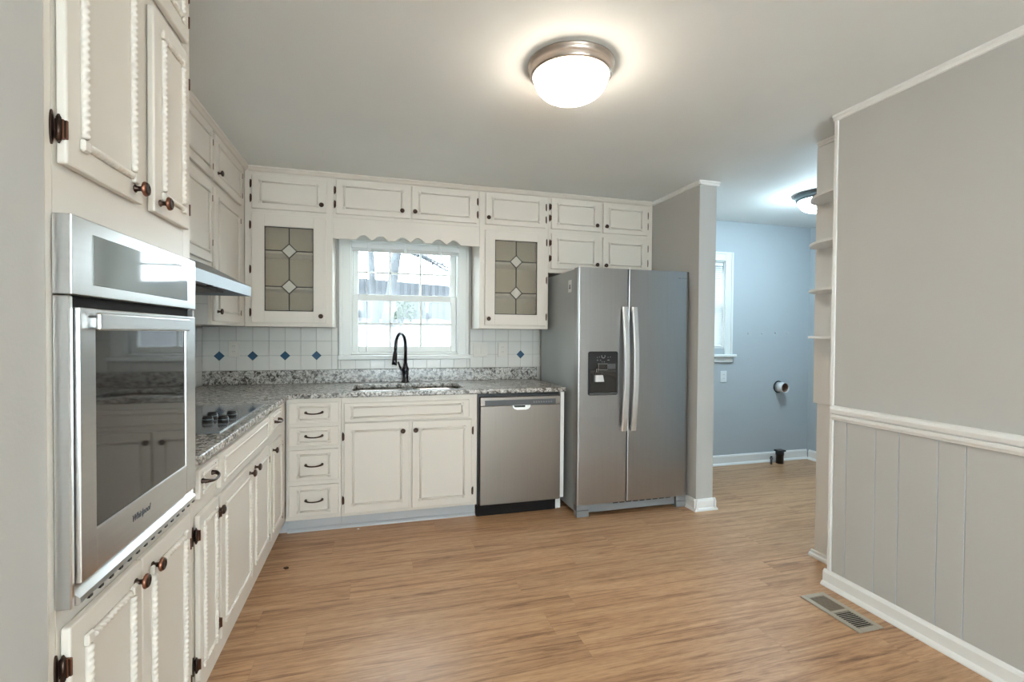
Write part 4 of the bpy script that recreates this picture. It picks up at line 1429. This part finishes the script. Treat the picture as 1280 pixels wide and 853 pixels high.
for a, b, tilt in ((Y0 + 0.028, 1.738, 0.0016), (1.752, Y1 - 0.028, 0.006)):
    mb = MB()
    n_ = 10
    for k in range(n_):
        y = a + (b - a) * (k + 0.5) / n_
        wdt = 0.0012 if tilt < 0.002 else 0.0046
        mb.box((X0 + 0.026, y - wdt, 0.0014), (X1 - 0.026, y + wdt, 0.0034 if tilt < 0.002 else 0.0052), 0.0003)
    mb.build('louvre_bank', 'register' if tilt < 0.002 else 'register_dark', rg)
mb = MB()
mb.prism([(-0.496, 2.872), (-0.484, 2.856), (-0.468, 2.862), (-0.470, 2.874), (-0.482, 2.880)], 2, 0.0005, 0.006)
tag(mb.build('leaf_scrap', 'chip'), 'tiny dark brown leaf scrap on the wooden floor', 'leaf')
mb = MB(); mb.box((-0.126, 3.320, 0.0005), (-0.112, 3.330, 0.004), 0.001)
tag(mb.build('paper_scrap', 'label'), 'tiny white paper scrap on the floor below the drawers', 'scrap')

# ------------------------------------------------------------------ outside the windows
mb = MB()
nx, ny = 44, 34
grid = []
for j in range(ny + 1):
    y = 4.4 + 22.0 * (j / ny) ** 1.2
    row = []
    for i in range(nx + 1):
        x = -12 + 28 * i / nx
        z = 0.80 + 0.50 * min(1.0, max(0.0, (y - 4.4) / 3.6)) + 0.36 * min(1.0, max(0.0, (y - 8) / 4)) + 0.06 * math.sin(x * 1.7 + y) + 0.05 * math.sin(2.9 * x - 1.3 * y) + random.uniform(-0.03, 0.03) - 0.06 * max(0, min(x, 4)) * min(1, (y - 4.4) / 6)
        row.append(mb.bm.verts.new((x, y, z)))
    grid.append(row)
for j in range(ny):
    for i in range(nx):
        f_ = mb.bm.faces.new((grid[j][i], grid[j][i + 1], grid[j + 1][i + 1], grid[j + 1][i]))
        f_.smooth = True
struct(mb.build('ground', 'litter'))
fe = thing('wooden_fence', (1.0, 12.2, 1.6), 'weathered grey board fence on the slope outside the window', 'fence')
mb = MB()
x = -5.0
flip = True
while x < 8.0:
    zt = 2.60 - 0.055 * (x + 0.44) + random.uniform(-0.004, 0.004)
    yo = 12.0 if flip else 12.0205
    flip = not flip
    mb.box((x, yo, 1.25), (x + 0.10, yo + 0.02, zt), 0.003)
    x += 0.085
mb.build('board_panel', 'fence', fe)
for z in (1.75, 2.32):
    mb = MB(); mb.prism([(-5.0, z + 0.25), (8.0, z - 0.465), (8.0, z - 0.375), (-5.0, z + 0.34)], 1, 12.041, 12.08); mb.build('rail', 'fence', fe)
for x in (-4.0, -1.6, 0.8, 3.2, 5.6):
    mb = MB(); mb.box((x - 0.05, 12.081, 1.0), (x + 0.05, 12.16, 2.58 - 0.055 * (x + 0.44))); mb.build('post', 'fence', fe)


def tree(name, base, lean, r0, h, seed, label, branches):
    rnd = random.Random(seed)
    t = thing(name, base, label, 'tree')
    mb = MB(); mb.smooth = True
    b = Vector(base)
    pts, rad = [], []
    for k in range(9):
        s = k / 8
        pts.append(b + Vector((lean[0] * s + 0.05 * math.sin(3 * s + seed), lean[1] * s, h * s - 0.15)))
        rad.append(r0 * (1.25 - 0.25 * min(1, s * 5)) * (1 - 0.55 * s))
    mb.tube(pts, rad, 10)
    mb.build('trunk', 'bark', t)

    for (s, dirx, diry, dz, L) in branches:
        mb = MB(); mb.smooth = True
        k = int(s * 8)
        p0 = pts[k]
        d0 = Vector((dirx, diry, dz)).normalized()
        br, rr = [], []
        for q in range(7):
            u = q / 6
            br.append(p0 + d0 * (L * u) + Vector((0.06 * math.sin(5 * u + seed), 0, -0.10 * L * u * u + 0.05 * math.sin(7 * u))))
            rr.append(max(0.004, 0.035 * (1 - 0.9 * u)))
        mb.tube(br, rr, 6)
        for q in range(1, 7):
            for w_ in range(8):
                d1 = Vector((rnd.uniform(-1, 1), rnd.uniform(-0.8, 0.8), rnd.uniform(-0.8, 0.9))).normalized()
                p1 = br[q] - (br[q] - br[q - 1]) * rnd.random()
                l1 = rnd.uniform(0.2, 0.55)
                mid = p1 + d1 * l1 * 0.5 + Vector((0, 0, rnd.uniform(-0.05, 0.05)))
                mb.tube([p1, mid, p1 + d1 * l1], [0.009, 0.006, 0.003], 5)
        mb.build('branch', 'bark', t)


tree('tree', (-0.02, 9.4, 1.30), (-0.15, 0.1), 0.075, 4.2, 3, 'slender bare tree trunk outside the window, standing straighter', ((0.5, -0.8, 0.1, 0.6, 1.3), (0.75, 0.7, 0.2, 0.7, 1.2)))
tree('tree', (0.19, 9.0, 1.30), (0.42, 0.05), 0.105, 4.4, 5, 'thicker leaning tree with fine bare branches outside the window', ((0.375, 1.0, 0.05, 0.10, 1.7), (0.375, 0.8, 0.4, -0.12, 1.5), (0.5, 1.0, -0.1, 0.05, 1.6), (0.5, 0.9, 0.2, -0.25, 1.5), (0.62, 0.6, 0.1, 0.9, 1.4), (0.375, 0.9, 0.7, 0.28, 1.5), (0.45, 0.9, -0.3, -0.2, 1.3)))
sb = thing('shrub', (0.45, 9.9, 1.55), 'small leafy green shrub in front of the board fence', 'shrub')
mb = MB()
rnd = random.Random(11)
for k in range(260):
    a, e = rnd.uniform(0, 6.28), rnd.uniform(-0.2, 1.4)
    r = 0.33 * rnd.random() ** 0.4
    c = Vector((0.45 + r * math.cos(a) * math.cos(e), 9.9 + 0.6 * r * math.sin(a) * math.cos(e), 1.62 + 0.42 * r / 0.33 * math.sin(e)))
    d1 = Vector((rnd.uniform(-1, 1), rnd.uniform(-1, 1), rnd.uniform(-0.3, 1))).normalized()
    s = d1.cross(Vector((0.3, 0.9, 0.2))).normalized() * 0.020
    l = d1 * 0.075
    vs = [mb.bm.verts.new(p) for p in (c, c + l * 0.5 + s, c + l, c + l * 0.5 - s)]
    mb.bm.faces.new(vs)
mb.build('foliage', 'leaf', sb)
mb = MB()
for k in range(7):
    a = k * 0.9
    mb.tube([(0.45, 9.9, 1.40), (0.45 + 0.1 * math.cos(a), 9.9 + 0.06 * math.sin(a), 1.7), (0.45 + 0.24 * math.cos(a), 9.9 + 0.14 * math.sin(a), 1.95)], [0.012, 0.008, 0.003], 5)
mb.build('stems', 'bark', sb)
